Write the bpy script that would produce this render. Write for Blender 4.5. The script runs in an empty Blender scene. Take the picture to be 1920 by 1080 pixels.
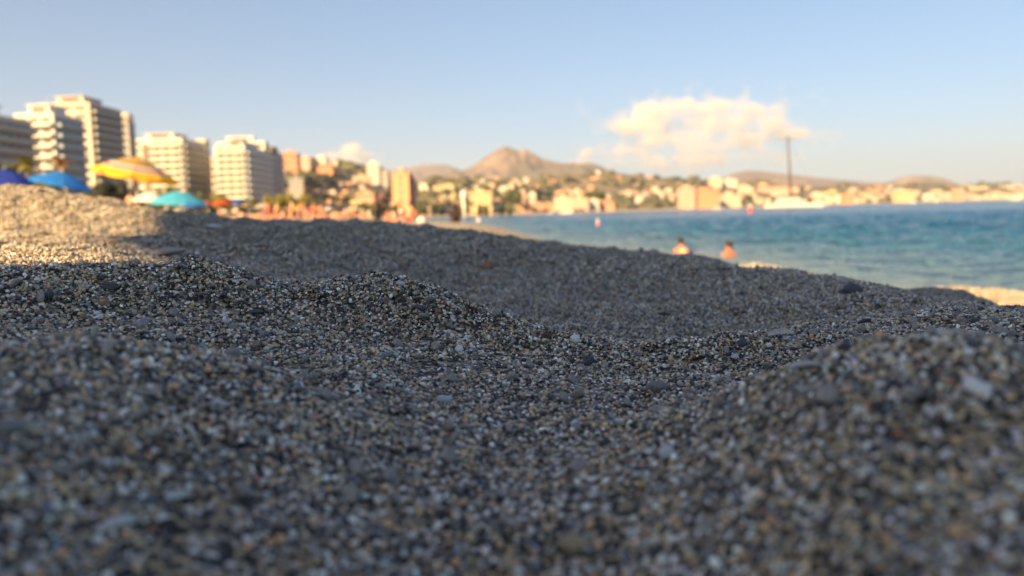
import bpy, bmesh, math, random
import numpy as np
from mathutils import Matrix, Vector, Euler

# ------------------------------------------------------------------ camera, sky, sun, exposure
SC = bpy.context.scene
C = SC.collection
PI = math.pi
R = math.radians
CAMZ = 1.15                      # camera above the sea; the sand under it is 0.105 m lower
F = 28 / 36 * 1920               # focal length in pixels of the 1920 frame
PITCH, ROLL = R(5.34), R(-1.6)
CM = Matrix.Rotation(PI / 2 - PITCH, 3, 'X') @ Matrix.Rotation(ROLL, 3, 'Z')
cd = bpy.data.cameras.new('camera'); cam = bpy.data.objects.new('camera', cd); C.objects.link(cam)
cam.matrix_world = Matrix.Translation((0, 0, CAMZ)) @ CM.to_4x4()
cd.sensor_width = 36; cd.lens = 28; cd.clip_start = 0.01; cd.clip_end = 200000
cd.dof.use_dof = True; cd.dof.focus_distance = 0.60; cd.dof.aperture_fstop = 6.2
SC.camera = cam

SUN_AZ, SUN_EL = R(-146), R(25)  # azimuth clockwise from the view direction (+Y)
SUNV = Vector((math.sin(SUN_AZ) * math.cos(SUN_EL), math.cos(SUN_AZ) * math.cos(SUN_EL), math.sin(SUN_EL)))
w = bpy.data.worlds.new('World'); SC.world = w; w.use_nodes = True
wn = w.node_tree; bg = wn.nodes['Background']
sky = wn.nodes.new('ShaderNodeTexSky'); sky.sky_type = 'NISHITA'; sky.sun_disc = False
sky.sun_elevation = SUN_EL; sky.sun_rotation = SUN_AZ
sky.air_density = 1.0; sky.dust_density = 0.6; sky.ozone_density = 2.4; sky.altitude = 0
gm_ = wn.nodes.new('ShaderNodeGamma'); gm_.inputs[1].default_value = 0.72
tn_ = wn.nodes.new('ShaderNodeMix'); tn_.data_type = 'RGBA'; tn_.blend_type = 'MULTIPLY'; tn_.inputs[0].default_value = 1; tn_.inputs[7].default_value = (.84, 1.0, 1.13, 1)
wn.links.new(sky.outputs[0], gm_.inputs[0]); wn.links.new(gm_.outputs[0], tn_.inputs[6]); wn.links.new(tn_.outputs[2], bg.inputs[0]); bg.inputs[1].default_value = 0.0665
sd = bpy.data.lights.new('sun', 'SUN'); sd.energy = 5.0; sd.angle = R(0.5); sd.color = (1.0, 0.67, 0.30)
sun = bpy.data.objects.new('sun', sd); C.objects.link(sun)
sun.rotation_euler = SUNV.to_track_quat('Z', 'Y').to_euler(); sun.location = (-20, -15, 12)
SC.view_settings.view_transform = 'Standard'; SC.view_settings.look = 'None'
SC.view_settings.exposure = 1.66; SC.view_settings.gamma = 1
SC.render.engine = 'CYCLES'
cy = SC.cycles
cy.use_denoising = True
try: cy.denoiser = 'OPENIMAGEDENOISE'
except Exception: pass
cy.max_bounces = 5; cy.diffuse_bounces = 2; cy.glossy_bounces = 3; cy.transmission_bounces = 3; cy.transparent_max_bounces = 8
cy.volume_bounces = 4; cy.volume_max_steps = 128
cy.caustics_reflective = False; cy.caustics_refractive = False
cy.use_adaptive_sampling = True; cy.adaptive_threshold = 0.01

rng = np.random.default_rng(7)
rnd = random.Random(11)

# ------------------------------------------------------------------ helpers
def ray(px, py):
    v = CM @ Vector(((px - 960) / F, -(py - 540) / F, -1))
    return v
def at(px, py, d):
    """world point on the photo ray at horizontal distance d"""
    v = ray(px, py); s = d / math.hypot(v.x, v.y)
    return Vector((v.x * s, v.y * s, CAMZ + v.z * s))
def atY(px, py, Y):
    v = ray(px, py); s = Y / v.y
    return Vector((v.x * s, Y, CAMZ + v.z * s))
def proj(p):
    q = CM.transposed() @ (Vector(p) - Vector((0, 0, CAMZ)))
    return (960 + F * q.x / -q.z, 540 - F * q.y / -q.z)
def hor(px):                      # horizon row at a column
    v = None; lo, hi = 300, 500
    for _ in range(30):
        m = (lo + hi) / 2
        if ray(px, m).z > 0: lo = m
        else: hi = m
    return lo

def tag(o, label=None, cat=None, group=None, kind=None):
    if label: o['label'] = label
    if cat: o['category'] = cat
    if group: o['group'] = group
    if kind: o['kind'] = kind
    return o
def link(name, me, parent=None, loc=None):
    o = bpy.data.objects.new(name, me); C.objects.link(o)
    if parent is not None: o.parent = parent
    if loc is not None: o.location = loc
    return o
def empty(name, loc, rz=0):
    o = bpy.data.objects.new(name, None); C.objects.link(o); o.location = loc; o.rotation_euler = (0, 0, rz)
    o.empty_display_size = 0.1
    return o
def dup(root, loc, rz=0, scale=None):
    r = root.copy(); C.objects.link(r); r.location = loc; r.rotation_euler = (0, 0, rz)
    if scale is not None: r.scale = (scale,) * 3 if not hasattr(scale, '__len__') else scale
    for ch in list(root.children):
        c = ch.copy(); C.objects.link(c); c.parent = r
        for g in list(ch.children):
            e = g.copy(); C.objects.link(e); e.parent = c
    return r
def mesh_np(name, verts, faces, mat=None, smooth=False):
    me = bpy.data.meshes.new(name)
    verts = np.asarray(verts, dtype=np.float32); faces = np.asarray(faces, dtype=np.int32)
    k = faces.shape[1]
    me.vertices.add(len(verts)); me.vertices.foreach_set('co', verts.ravel())
    me.loops.add(faces.size); me.loops.foreach_set('vertex_index', faces.ravel())
    me.polygons.add(len(faces)); me.polygons.foreach_set('loop_start', np.arange(0, faces.size, k, dtype=np.int32))
    me.update(calc_edges=True)
    if smooth: me.polygons.foreach_set('use_smooth', np.ones(len(faces), dtype=bool))
    if mat: me.materials.append(mat)
    return me
class MB:
    """collects boxes, prisms and tubes into one mesh"""
    def __init__(s): s.bm = bmesh.new()
    def box(s, x0, x1, y0, y1, z0, z1, mi=0, M=None):
        vs = [s.bm.verts.new((x, y, z)) for z in (z0, z1) for x, y in ((x0, y0), (x1, y0), (x1, y1), (x0, y1))]
        fs = [s.bm.faces.new([vs[i] for i in f]) for f in ((3, 2, 1, 0), (4, 5, 6, 7), (0, 1, 5, 4), (1, 2, 6, 5), (2, 3, 7, 6), (3, 0, 4, 7))]
        for f in fs: f.material_index = mi
        if M is not None:
            for v in vs: v.co = M @ v.co
        return s
    def tube(s, pts, rads, n=8, mi=0, cap=True, smooth=True):
        pts = [Vector(p) for p in pts]; rings = []
        if not hasattr(rads, '__len__'): rads = [rads] * len(pts)
        for i, p in enumerate(pts):
            t = (pts[min(i + 1, len(pts) - 1)] - pts[max(i - 1, 0)]).normalized()
            a = t.orthogonal().normalized() if i == 0 else (a - t * a.dot(t)).normalized()
            b = t.cross(a)
            rings.append([s.bm.verts.new(p + rads[i] * (math.cos(2 * PI * k / n) * a + math.sin(2 * PI * k / n) * b)) for k in range(n)])
        for r0, r1 in zip(rings, rings[1:]):
            for k in range(n):
                f = s.bm.faces.new((r0[k], r0[(k + 1) % n], r1[(k + 1) % n], r1[k])); f.material_index = mi; f.smooth = smooth
        if cap:
            f = s.bm.faces.new(rings[0][::-1]); f.material_index = mi
            f = s.bm.faces.new(rings[-1]); f.material_index = mi
        return s
    def lathe(s, prof, n=16, mi=0, c=(0, 0), smooth=True):
        rings = []
        for r, z in prof:
            if r < 1e-6: rings.append([s.bm.verts.new((c[0], c[1], z))])
            else: rings.append([s.bm.verts.new((c[0] + r * math.cos(2 * PI * k / n), c[1] + r * math.sin(2 * PI * k / n), z)) for k in range(n)])
        for a, b in zip(rings, rings[1:]):
            for k in range(n):
                q = (k + 1) % n
                if len(a) == 1 and len(b) == 1: continue
                vs = (a[0], b[q], b[k]) if len(a) == 1 else ((a[k], a[q], b[0]) if len(b) == 1 else (a[k], a[q], b[q], b[k]))
                f = s.bm.faces.new(vs); f.material_index = mi; f.smooth = smooth
        return s
    def poly(s, pts, mi=0):
        f = s.bm.faces.new([s.bm.verts.new(p) for p in pts]); f.material_index = mi; return s
    def mesh(s, name, *mats):
        bmesh.ops.recalc_face_normals(s.bm, faces=s.bm.faces)
        me = bpy.data.meshes.new(name); s.bm.to_mesh(me); s.bm.free()
        for m in mats: me.materials.append(m)
        return me
    def build(s, name, mats, parent=None, loc=None):
        if not isinstance(mats, (list, tuple)): mats = [mats]
        return link(name, s.mesh(name, *mats), parent, loc)

# ------------------------------------------------------------------ materials
def mk(name):
    m = bpy.data.materials.new(name); m.use_nodes = True
    nt = m.node_tree; return m, nt, nt.nodes['Principled BSDF']
def N(nt, typ, **kw):
    n = nt.nodes.new(typ)
    for k, v in kw.items():
        if k in n.inputs: n.inputs[k].default_value = v
        else: setattr(n, k, v)
    return n
def c4(c): return (c[0], c[1], c[2], 1)
def ramp(nt, stops, interp='LINEAR'):
    r = nt.nodes.new('ShaderNodeValToRGB'); cr = r.color_ramp; cr.interpolation = interp
    while len(cr.elements) < len(stops): cr.elements.new(0.5)
    for e, (p, c) in zip(cr.elements, stops): e.position = p; e.color = c4(c)
    return r
MATS = {}
def paint(name, col, rough=0.7, var=0.18, scale=2.0, bump=0.0, metallic=0.0):
    """plain paint, cloth or plaster with a mottled tone"""
    if name in MATS: return MATS[name]
    m, nt, b = mk(name)
    tc = N(nt, 'ShaderNodeTexCoord'); no = N(nt, 'ShaderNodeTexNoise', Scale=scale, Detail=4.0)
    nt.links.new(tc.outputs['Object'], no.inputs['Vector'])
    r = ramp(nt, [(0.3, [c * (1 - var) for c in col]), (0.7, [min(1, c * (1 + var)) for c in col])])
    nt.links.new(no.outputs['Fac'], r.inputs[0]); nt.links.new(r.outputs[0], b.inputs['Base Color'])
    b.inputs['Roughness'].default_value = rough; b.inputs['Metallic'].default_value = metallic
    if bump:
        bp = N(nt, 'ShaderNodeBump', Strength=bump, Distance=0.02); nt.links.new(no.outputs['Fac'], bp.inputs['Height'])
        nt.links.new(bp.outputs[0], b.inputs['Normal'])
    MATS[name] = m; return m

PALETTE = [((.047, .046, .045), .25), ((.115, .11, .105), .15), ((.25, .24, .225), .12), ((.27, .215, .15), .13), ((.50, .39, .25), .12),
           ((.66, .49, .29), .075), ((.66, .44, .22), .03), ((.72, .71, .67), .10), ((.90, .89, .85), .065), ((.42, .19, .10), .012), ((.16, .195, .25), .03)]
PALETTE = [(tuple((.92 * v + .08 * sum(c) / 3) * (.62 if max(c) < .12 else 1) for v in c), w_) for c, w_ in PALETTE]
def sand_material():
    m, nt, b = mk('sand')
    ge = N(nt, 'ShaderNodeNewGeometry')
    v = N(nt, 'ShaderNodeTexVoronoi', Scale=380.0); nt.links.new(ge.outputs['Position'], v.inputs['Vector'])
    sep = N(nt, 'ShaderNodeSeparateColor'); nt.links.new(v.outputs['Color'], sep.inputs[0])
    st, p = [], 0
    for c, wt in PALETTE: st.append((p, c)); p += wt
    r = ramp(nt, st, 'CONSTANT'); nt.links.new(sep.outputs[0], r.inputs[0])
    no = N(nt, 'ShaderNodeTexNoise', Scale=9.0, Detail=8.0); nt.links.new(ge.outputs['Position'], no.inputs['Vector'])
    r2 = ramp(nt, [(0.3, (.65, .65, .66)), (0.7, (1.25, 1.2, 1.1))]); nt.links.new(no.outputs['Fac'], r2.inputs[0])
    mx = N(nt, 'ShaderNodeMix', data_type='RGBA', blend_type='MULTIPLY'); mx.inputs[0].default_value = 1
    nt.links.new(r.outputs[0], mx.inputs[6]); nt.links.new(r2.outputs[0], mx.inputs[7])
    nt.links.new(mx.outputs[2], b.inputs['Base Color'])
    bp = N(nt, 'ShaderNodeBump', Strength=1.0, Distance=0.003, invert=True); nt.links.new(v.outputs['Distance'], bp.inputs['Height'])
    nt.links.new(bp.outputs[0], b.inputs['Normal'])
    b.inputs['Roughness'].default_value = 0.75
    return m
def grain_material():
    m, nt, b = mk('grain')
    a = N(nt, 'ShaderNodeAttribute', attribute_name='col'); 
    ge = N(nt, 'ShaderNodeTexCoord')
    no = N(nt, 'ShaderNodeTexNoise', Scale=900.0, Detail=3.0); nt.links.new(ge.outputs['Object'], no.inputs['Vector'])
    r2 = ramp(nt, [(0.35, (.72, .72, .72)), (0.65, (1.22, 1.2, 1.16))]); nt.links.new(no.outputs['Fac'], r2.inputs[0])
    mx = N(nt, 'ShaderNodeMix', data_type='RGBA', blend_type='MULTIPLY'); mx.inputs[0].default_value = 1
    nt.links.new(a.outputs['Color'], mx.inputs[6]); nt.links.new(r2.outputs[0], mx.inputs[7])
    nt.links.new(mx.outputs[2], b.inputs['Base Color']); b.inputs['Roughness'].default_value = 0.5
    return m
M_SAND, M_GRAIN = sand_material(), grain_material()

# ------------------------------------------------------------------ noise
def vnoise(x, y, seed=0):
    xi = np.floor(x).astype(np.int64); yi = np.floor(y).astype(np.int64); fx = x - xi; fy = y - yi
    fx = fx * fx * (3 - 2 * fx); fy = fy * fy * (3 - 2 * fy)
    def h(i, j):
        n = (i * 374761393 + j * 668265263 + seed * 974634777) & 0xffffffff
        n = ((n ^ (n >> 13)) * 1274126177) & 0xffffffff
        return ((n ^ (n >> 16)) & 0xffff) / 32767.5 - 1
    return (h(xi, yi) * (1 - fx) + h(xi + 1, yi) * fx) * (1 - fy) + (h(xi, yi + 1) * (1 - fx) + h(xi + 1, yi + 1) * fx) * fy
def fbm(x, y, f, octs, seed=0, gain=0.5):
    s = 0; a = 1.0
    for k in range(octs):
        s = s + a * vnoise(x * f, y * f, seed + k * 17); f *= 2.03; a *= gain
    return s
def sstep(a, b, x):
    t = np.clip((x - a) / (b - a), 0, 1); return t * t * (3 - 2 * t)

# ------------------------------------------------------------------ the shoreline (land lies to its left)
SHORE = np.array([(9.5, -60), (7.5, -12), (6.3, 0), (5.4, 6.5), (4.75, 10), (4.1, 15), (2.6, 23), (0.6, 32), (-1.5, 50), (-4, 78), (-12, 120), (-30, 250), (-57, 430),
                  (-50, 560), (20, 720), (270, 1170), (705, 1650), (1345, 2130), (3200, 2900), (9000, 4500)], dtype=float)
def shore_dist(x, y):
    best = np.full(np.shape(x), 1e12); sgn = np.ones(np.shape(x))
    for (ax, ay), (bx, by) in zip(SHORE[:-1], SHORE[1:]):
        ux, uy = bx - ax, by - ay; L = ux * ux + uy * uy
        t = np.clip(((x - ax) * ux + (y - ay) * uy) / L, 0, 1)
        dx, dy = x - (ax + t * ux), y - (ay + t * uy); d2 = dx * dx + dy * dy
        cr = ux * (y - ay) - uy * (x - ax)
        q = d2 < best - 1e-9
        sgn = np.where(q, np.where(cr >= 0, 1.0, -1.0), sgn); best = np.where(q, d2, best)
    return sgn * np.sqrt(best)
def beach_profile(s):
    """height over the sea at distance s inland"""
    up = 0.10 * (1 - np.exp(-np.maximum(s, 0) / .8)) + 0.106 * np.clip(s, 0, 9) + .03 * np.clip(s - 9, 0, 5)
    return np.where(s > 0, up, np.maximum(0.16 * s, -5.0))

# ------------------------------------------------------------------ near sand: lines of the ground, read off as (column, row) at a distance
COL = [-200, 0, 200, 400, 600, 800, 1000, 1200, 1400, 1600, 1800, 1920, 2120]
def line(d, py, extra=None):
    """d and py: one value per column, or lists of (column, value)"""
    def cv(v):
        if isinstance(v, (int, float)): return lambda q: np.full(len(q), float(v))
        if isinstance(v[0], tuple): return lambda q: np.interp(q, [a for a, _ in v], [b for _, b in v])
        return lambda q: np.interp(q, COL, v)
    q = np.arange(-400, 2321, 20.0); D = cv(d)(q); P = cv(py)(q)
    out = []
    for a, dd, pp in zip(q, D, P):
        p = at(a, pp, dd); out.append((math.atan2(p.x, p.y), dd, p.z))
    return np.array(out)
LINES = [
    line([.20] * 13, [1190, 1190, 1190, 1190, 1190, 1195, 1190, 1185, 1170, 1120, 1060, 1050, 1060]),
    line([.29, .29, .29, .29, .28, .28, .28, .28, .27, .25, .25, .25, .25], [800, 810, 820, 870, 925, 950, 950, 930, 880, 850, 850, 860, 890]),
    line([.40, .40, .40, .40, .38, .38, .38, .37, .36, .345, .335, .33, .33], [(-200, 655), (0, 652), (100, 641), (170, 637), (280, 644), (400, 670), (500, 705), (600, 745), (800, 795), (1000, 822), (1200, 812), (1300, 782), (1400, 730), (1500, 688), (1600, 660), (1700, 640), (1780, 632), (1850, 643), (1920, 662), (2120, 720)]),
    line([.48, .48, .48, .48, .46, .46, .45, .45, .43, .42, .42, .42, .42], [688, 682, 666, 686, 712, 735, 752, 770, 752, 712, 700, 710, 760]),
    line([.60, .60, .60, .595, .585, .575, .565, .56, .56, .56, .54, .53, .53], [608, 604, 598, 604, 620, 640, 684, 712, 704, 686, 668, 672, 700]),
    line([.67, .66, .66, .65, .64, .63, .62, .61, .61, .62, .60, .58, .58], [(-200, 520), (0, 509), (100, 501), (240, 496), (330, 489), (400, 496), (450, 514), (500, 529), (560, 536), (620, 529), (700, 522), (760, 529), (820, 549), (880, 571), (960, 602), (1040, 624), (1140, 643), (1200, 649), (1300, 643), (1430, 634), (1500, 638), (1600, 642), (1700, 640), (1800, 634), (1920, 640), (2120, 665)]),
    line([.80, .80, .80, .80, .78, .76, .74, .71, .70, .69, .67, .65, .64], [528, 520, 514, 526, 560, 566, 636, 664, 652, 628, 603, 614, 645]),
    line([1.15, 1.12, 1.10, 1.10, 1.05, 1.02, .98, .93, .90, .83, .77, .74, .72], [490, 482, 480, 508, 534, 558, 600, 626, 620, 598, 584, 600, 630]),
    line([2.2, 2.15, 2.05, 1.95, 1.9, 1.75, 1.62, 1.45, 1.3, 1.12, .95, .88, .84], [455, 440, 446, 472, 484, 494, 520, 546, 562, 565, 574, 592, 624]),
    line([(-400, 2.7), (0, 2.6), (300, 2.4), (600, 2.3), (900, 2.0), (1200, 1.7), (1400, 1.5), (1640, 1.25), (1920, 1.0), (2300, .95)],
         [(-200, 347), (0, 352), (80, 356), (150, 371), (230, 387), (300, 399), (400, 403), (430, 413), (500, 418), (600, 417), (720, 425), (800, 433), (900, 440), (960, 450), (1040, 455), (1130, 462), (1200, 469), (1300, 483), (1350, 497), (1400, 508), (1480, 514), (1560, 520), (1640, 533), (1700, 550), (1780, 570), (1860, 585), (1920, 591), (2120, 630)]),
    line([(-400, 3.4), (0, 3.3), (600, 2.9), (900, 2.6), (1200, 2.2), (1400, 2.0), (1640, 1.75), (1920, 1.5), (2300, 1.4)],
         [(-200, 400), (0, 405), (300, 421), (600, 440), (800, 462), (1000, 488), (1200, 505), (1400, 545), (1600, 585), (1920, 600), (2300, 620)]),
]
NA, AZ0, AZ1 = 1500, R(-62), R(62)
AZ = np.linspace(AZ0, AZ1, NA)
DR = np.concatenate([np.exp(np.linspace(math.log(.07), math.log(.9), 620, endpoint=False)), np.exp(np.linspace(math.log(.9), math.log(4.2), 560, endpoint=False)), np.exp(np.linspace(math.log(4.2), math.log(70), 260))])
def pchip(xk, yk, x):
    h = np.diff(xk); dl = np.diff(yk) / h
    m = np.zeros(len(xk)); m[0] = dl[0]; m[-1] = dl[-1]
    for i in range(1, len(xk) - 1):
        m[i] = 0 if dl[i - 1] * dl[i] <= 0 else 3 * (h[i - 1] + h[i]) / ((2 * h[i] + h[i - 1]) / dl[i - 1] + (h[i] + 2 * h[i - 1]) / dl[i])
    k = np.clip(np.searchsorted(xk, x) - 1, 0, len(xk) - 2); t = (x - xk[k]) / h[k]
    a, b = yk[k], yk[k + 1]
    return (2 * t**3 - 3 * t**2 + 1) * a + (t**3 - 2 * t**2 + t) * h[k] * m[k] + (3 * t**2 - 2 * t**3) * b + (t**3 - t**2) * h[k] * m[k + 1]
def smooth1(v, k):
    ker = np.exp(-np.linspace(-2, 2, k)**2); ker /= ker.sum()
    return np.convolve(np.pad(v, k // 2, mode='edge'), ker, mode='valid')[:len(v)]
LD, LZ = [], []
for L in LINES:
    d = np.interp(AZ, L[:, 0], L[:, 1]); z = np.interp(AZ, L[:, 0], L[:, 2])
    LD.append(smooth1(d, 31)); LZ.append(smooth1(z, 21))
def base_far(x, y):
    s = shore_dist(x, y)
    z = beach_profile(s) + 0.05 * fbm(x, y, 0.35, 3, 5) * sstep(0, 3, s)
    return z
AG, DG = np.meshgrid(AZ, DR)
XG, YG = np.sin(AG) * DG, np.cos(AG) * DG
ZG = np.empty_like(XG)
FARZ = base_far(XG, YG)
ld = np.log(DR)
FK = [4.4, 6.0, 9.0]
for j in range(NA):
    xk = [math.log(.06)] + [math.log(LD[k][j]) for k in range(len(LINES))]
    zk = [CAMZ - .105] + [LZ[k][j] for k in range(len(LINES))]
    for f in FK:
        xk.append(math.log(f)); zk.append(float(np.interp(f, DR, FARZ[:, j])))
    near = pchip(np.array(xk), np.array(zk), ld)
    t = sstep(4.4, 5.5, DR)
    ZG[:, j] = near * (1 - t) + FARZ[:, j] * t
# the dark mound behind the right end of the ridge and a sunlit one beyond it
def bump(px, py, d, wx, wy, dz):
    p = at(px, py, d); ux, uy = p.x / d, p.y / d
    a = (XG - p.x) * uy - (YG - p.y) * ux; b = (XG - p.x) * ux + (YG - p.y) * uy
    zb = np.exp(-(np.abs(a) / wx)**2.4 - (b / wy)**2) 
    return p, zb, dz
def raise_to(px, py, d, wx, wy):
    global ZG
    p, zb, _ = bump(px, py, d, wx, wy, 0)
    j = int(round((math.atan2(p.x, p.y) - AZ0) / (AZ1 - AZ0) * (NA - 1))); i = int(np.searchsorted(DR, d))
    ZG = ZG + (p.z - ZG[i, j]) * zb
raise_to(1752, 537, 2.0, .15, .22)
raise_to(1850, 552, 7.0, .75, .7)
raise_to(1935, 556, 6.8, .6, .7)
raise_to(1425, 497, 6.5, .36, .9)
raise_to(785, 419, 34, 3.0, 6); raise_to(860, 423, 30, 2.6, 5); raise_to(925, 423, 27, 1.7, 5); raise_to(968, 441, 25, 1.0, 4)
raise_to(300, 468, 1.35, .12, .06)
def dent(px, py, d, wx, wy, dz):
    global ZG
    ZG = ZG + 2.0 * dz * bump(px, py, d, wx, wy, 0)[1]
for a_ in ((860, 495, 1.45, .09, .07, -.022), (1000, 548, 1.12, .09, .06, -.016), (1500, 570, 1.02, .08, .05, -.014), (620, 452, 1.75, .12, .09, -.024), (1250, 525, 1.3, .10, .06, -.018),
           (720, 478, 1.6, .10, .07, .016), (1130, 500, 1.5, .10, .07, .018), (1370, 530, 1.3, .08, .06, .014), (500, 470, 1.5, .10, .07, .016), (120, 455, 1.7, .16, .06, -.028), (330, 440, 1.8, .10, .06, .014), (1620, 585, .95, .06, .05, -.010), (930, 470, 1.8, .10, .08, .014), (780, 515, 1.25, .10, .05, -.014), (1130, 560, 1.05, .08, .05, .008), (1330, 580, .95, .08, .05, -.009), (1420, 545, 1.15, .07, .05, .010)): dent(*a_)
# roughness of the sand: lumps and small pits
amp = np.clip(DG, .2, 3.0)
ROUGH = 0.0075 * fbm(XG, YG, 4.5, 2, 77) * sstep(.9, 1.5, DG) + 0.006 * fbm(XG, YG, 9, 3, 31) * sstep(.25, .9, DG) + 0.0016 * fbm(XG, YG, 38, 3, 41) + 0.0016 * fbm(XG, YG, 90, 2, 51) * sstep(.6, 1.6, DG)
ROUGH = ROUGH + 0.006 * fbm(XG, YG, 22, 3, 61) * sstep(1.0, 2.2, DG)
ZG = ZG + ROUGH * np.where(DG > 12, .5, 1)
# keep the edge towards the far coast on the plain profile
EDGE = sstep(45, 68, DG); ZG = ZG * (1 - EDGE) + beach_profile(shore_dist(XG, YG)) * EDGE
def gz(x, y):
    a = np.arctan2(x, y); d = np.hypot(x, y)
    u = np.clip((a - AZ0) / (AZ1 - AZ0) * (NA - 1), 0, NA - 1.001); v = np.interp(d, DR, np.arange(len(DR)))
    v = np.clip(v, 0, len(DR) - 1.001); i = v.astype(int); j = u.astype(int); fv = v - i; fu = u - j
    return (ZG[i, j] * (1 - fu) + ZG[i, j + 1] * fu) * (1 - fv) + (ZG[i + 1, j] * (1 - fu) + ZG[i + 1, j + 1] * fu) * fv
def grid_faces(nr, nc):
    a = (np.arange(nr - 1)[:, None] * nc + np.arange(nc - 1)[None, :]).ravel()
    return np.stack([a, a + 1, a + nc + 1, a + nc], 1)
me = mesh_np('beach', np.stack([XG, YG, ZG], -1).reshape(-1, 3), grid_faces(*XG.shape), M_SAND, True)
tag(link('beach', me), 'coarse grey sand beach sloping down to the sea', None, None, 'structure')
# the beach behind and beside the camera
def coarse_grid(az, dr, zf, name, mat):
    A, D = np.meshgrid(az, dr); X, Y = np.sin(A) * D, np.cos(A) * D
    me = mesh_np(name, np.stack([X, Y, zf(X, Y)], -1).reshape(-1, 3), grid_faces(*X.shape), mat, True)
    return link(name, me)
def back_z(x, y):
    a = np.arctan2(x, y); d = np.hypot(x, y)
    zl, zr = gz(np.sin(AZ0) * d, np.cos(AZ0) * d), gz(np.sin(AZ1) * d, np.cos(AZ1) * d)
    a = np.where(a < 0, a + 2 * PI, a)
    t = np.clip((a - AZ1) / (2 * PI + AZ0 - AZ1), 0, 1)
    mix = sstep(0, .25, t) * (1 - sstep(.75, 1, t))
    zn = zr * (1 - t) + zl * t
    zs = np.where(d < 4, CAMZ - .105 + .02 * fbm(x, y, 2, 3, 8), base_far(x, y))
    k = sstep(3, 6, d); zs = (CAMZ - .105) * (1 - k) + base_far(x, y) * k
    return zn * (1 - mix) + zs * mix
o = coarse_grid(np.linspace(AZ1, 2 * PI + AZ0, 240), np.exp(np.linspace(math.log(.07), math.log(70), 220)), back_z, 'beach', M_SAND)
tag(o, 'grey sand beach beside and behind the viewpoint', None, None, 'structure')

# ------------------------------------------------------------------ the grains
def ico(sub):
    bm = bmesh.new(); bmesh.ops.create_icosphere(bm, subdivisions=sub, radius=1)
    v = np.array([q.co[:] for q in bm.verts]); f = np.array([[q.index for q in p.verts] for p in bm.faces]); bm.free()
    return v, f
IV, IF = ico(2)
def rot_rand(n):
    q = rng.normal(size=(n, 4)); q /= np.linalg.norm(q, axis=1)[:, None]; a, b, c, d = q.T
    return np.stack([1 - 2 * (c*c + d*d), 2 * (b*c - a*d), 2 * (b*d + a*c), 2 * (b*c + a*d), 1 - 2 * (b*b + d*d), 2 * (c*d - a*b),
                     2 * (b*d - a*c), 2 * (c*d + a*b), 1 - 2 * (b*b + c*c)], 1).reshape(n, 3, 3)
pal = np.array([c for c, _ in PALETTE]); pw = np.array([x for _, x in PALETTE]); pw = pw / pw.sum()
def patch(rad, gm, seed):
    """a disc of loose grains, gm = median diameter"""
    pts = []; sizes = []
    cell = {}
    tries = int(3.2 * rad * rad * PI / (gm * gm) )
    for _ in range(tries):
        s = gm * math.exp(rnd.gauss(0, .30)); s = min(s, gm * 2.6)
        if rnd.random() < .007: s *= rnd.uniform(1.6, 2.4)
        r = rad * math.sqrt(rnd.random()); a = rnd.random() * 2 * PI; x, y = r * math.cos(a), r * math.sin(a)
        ok = True; ci, cj = int(x // gm), int(y // gm)
        for i in (-2, -1, 0, 1, 2):
            for j in (-2, -1, 0, 1, 2):
                for (qx, qy, qs) in cell.get((ci + i, cj + j), ()):
                    if (x - qx)**2 + (y - qy)**2 < (.37 * (s + qs))**2: ok = False; break
                if not ok: break
            if not ok: break
        if ok:
            cell.setdefault((ci, cj), []).append((x, y, s)); pts.append((x, y)); sizes.append(s)
    n = len(pts); P = np.array(pts); S = np.array(sizes)
    Rm = rot_rand(n)
    sc = np.stack([.5 * rng.uniform(.85, 1.35, n), .5 * rng.uniform(.75, 1.05, n), .5 * rng.uniform(.42, .85, n)], 1) * S[:, None]
    V = IV[None] * (1 + .16 * rng.normal(size=(n, len(IV)))[:, :, None] * .55)
    V = np.sign(V) * np.abs(V)**.82                      # a little blocky
    V = V * sc[:, None, :]
    # mostly lying flat
    th = rng.normal(0, .45, n); al = rng.uniform(0, 2 * PI, n); az = rng.uniform(0, 2 * PI, n)
    cz, sz = np.cos(az), np.sin(az)
    Z = np.zeros((n, 3, 3)); Z[:, 0, 0] = cz; Z[:, 0, 1] = -sz; Z[:, 1, 0] = sz; Z[:, 1, 1] = cz; Z[:, 2, 2] = 1
    T = np.zeros((n, 3, 3)); T[:, 0, 0] = 1; T[:, 1, 1] = np.cos(th); T[:, 1, 2] = -np.sin(th); T[:, 2, 1] = np.sin(th); T[:, 2, 2] = np.cos(th)
    M = Z @ T
    full = rng.random(n) < .3; M[full] = Rm[full]
    V = np.einsum('nij,nkj->nki', M, V)
    V[:, :, 0] += P[:, 0, None]; V[:, :, 1] += P[:, 1, None]
    V[:, :, 2] += (rng.uniform(-.55, .55, n) * S)[:, None]
    Fs = (IF[None] + (np.arange(n) * len(IV))[:, None, None]).reshape(-1, 3)
    me = mesh_np('grain_patch', V.reshape(-1, 3), Fs, M_GRAIN, True)
    ci = rng.choice(len(pal), n, p=pw); colr = pal[ci] * rng.uniform(.75, 1.3, (n, 1)) * rng.uniform(.94, 1.06, (n, 3))
    big = S > gm * 1.9; colr[big] = np.clip(colr[big] * 1.1, 0, .8)
    at_ = me.attributes.new('col', 'FLOAT_COLOR', 'POINT')
    at_.data.foreach_set('color', np.concatenate([np.repeat(colr, len(IV), 0), np.ones((n * len(IV), 1))], 1).astype(np.float32).ravel())
    return me
gcol = bpy.data.collections.new('grain_patches')         # only feeds the node tree below
for k in range(10):
    gcol.objects.link(bpy.data.objects.new('grain_patch', patch(.0150, .00185, k)))
ng = bpy.data.node_groups.new('scatter', 'GeometryNodeTree')
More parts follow.
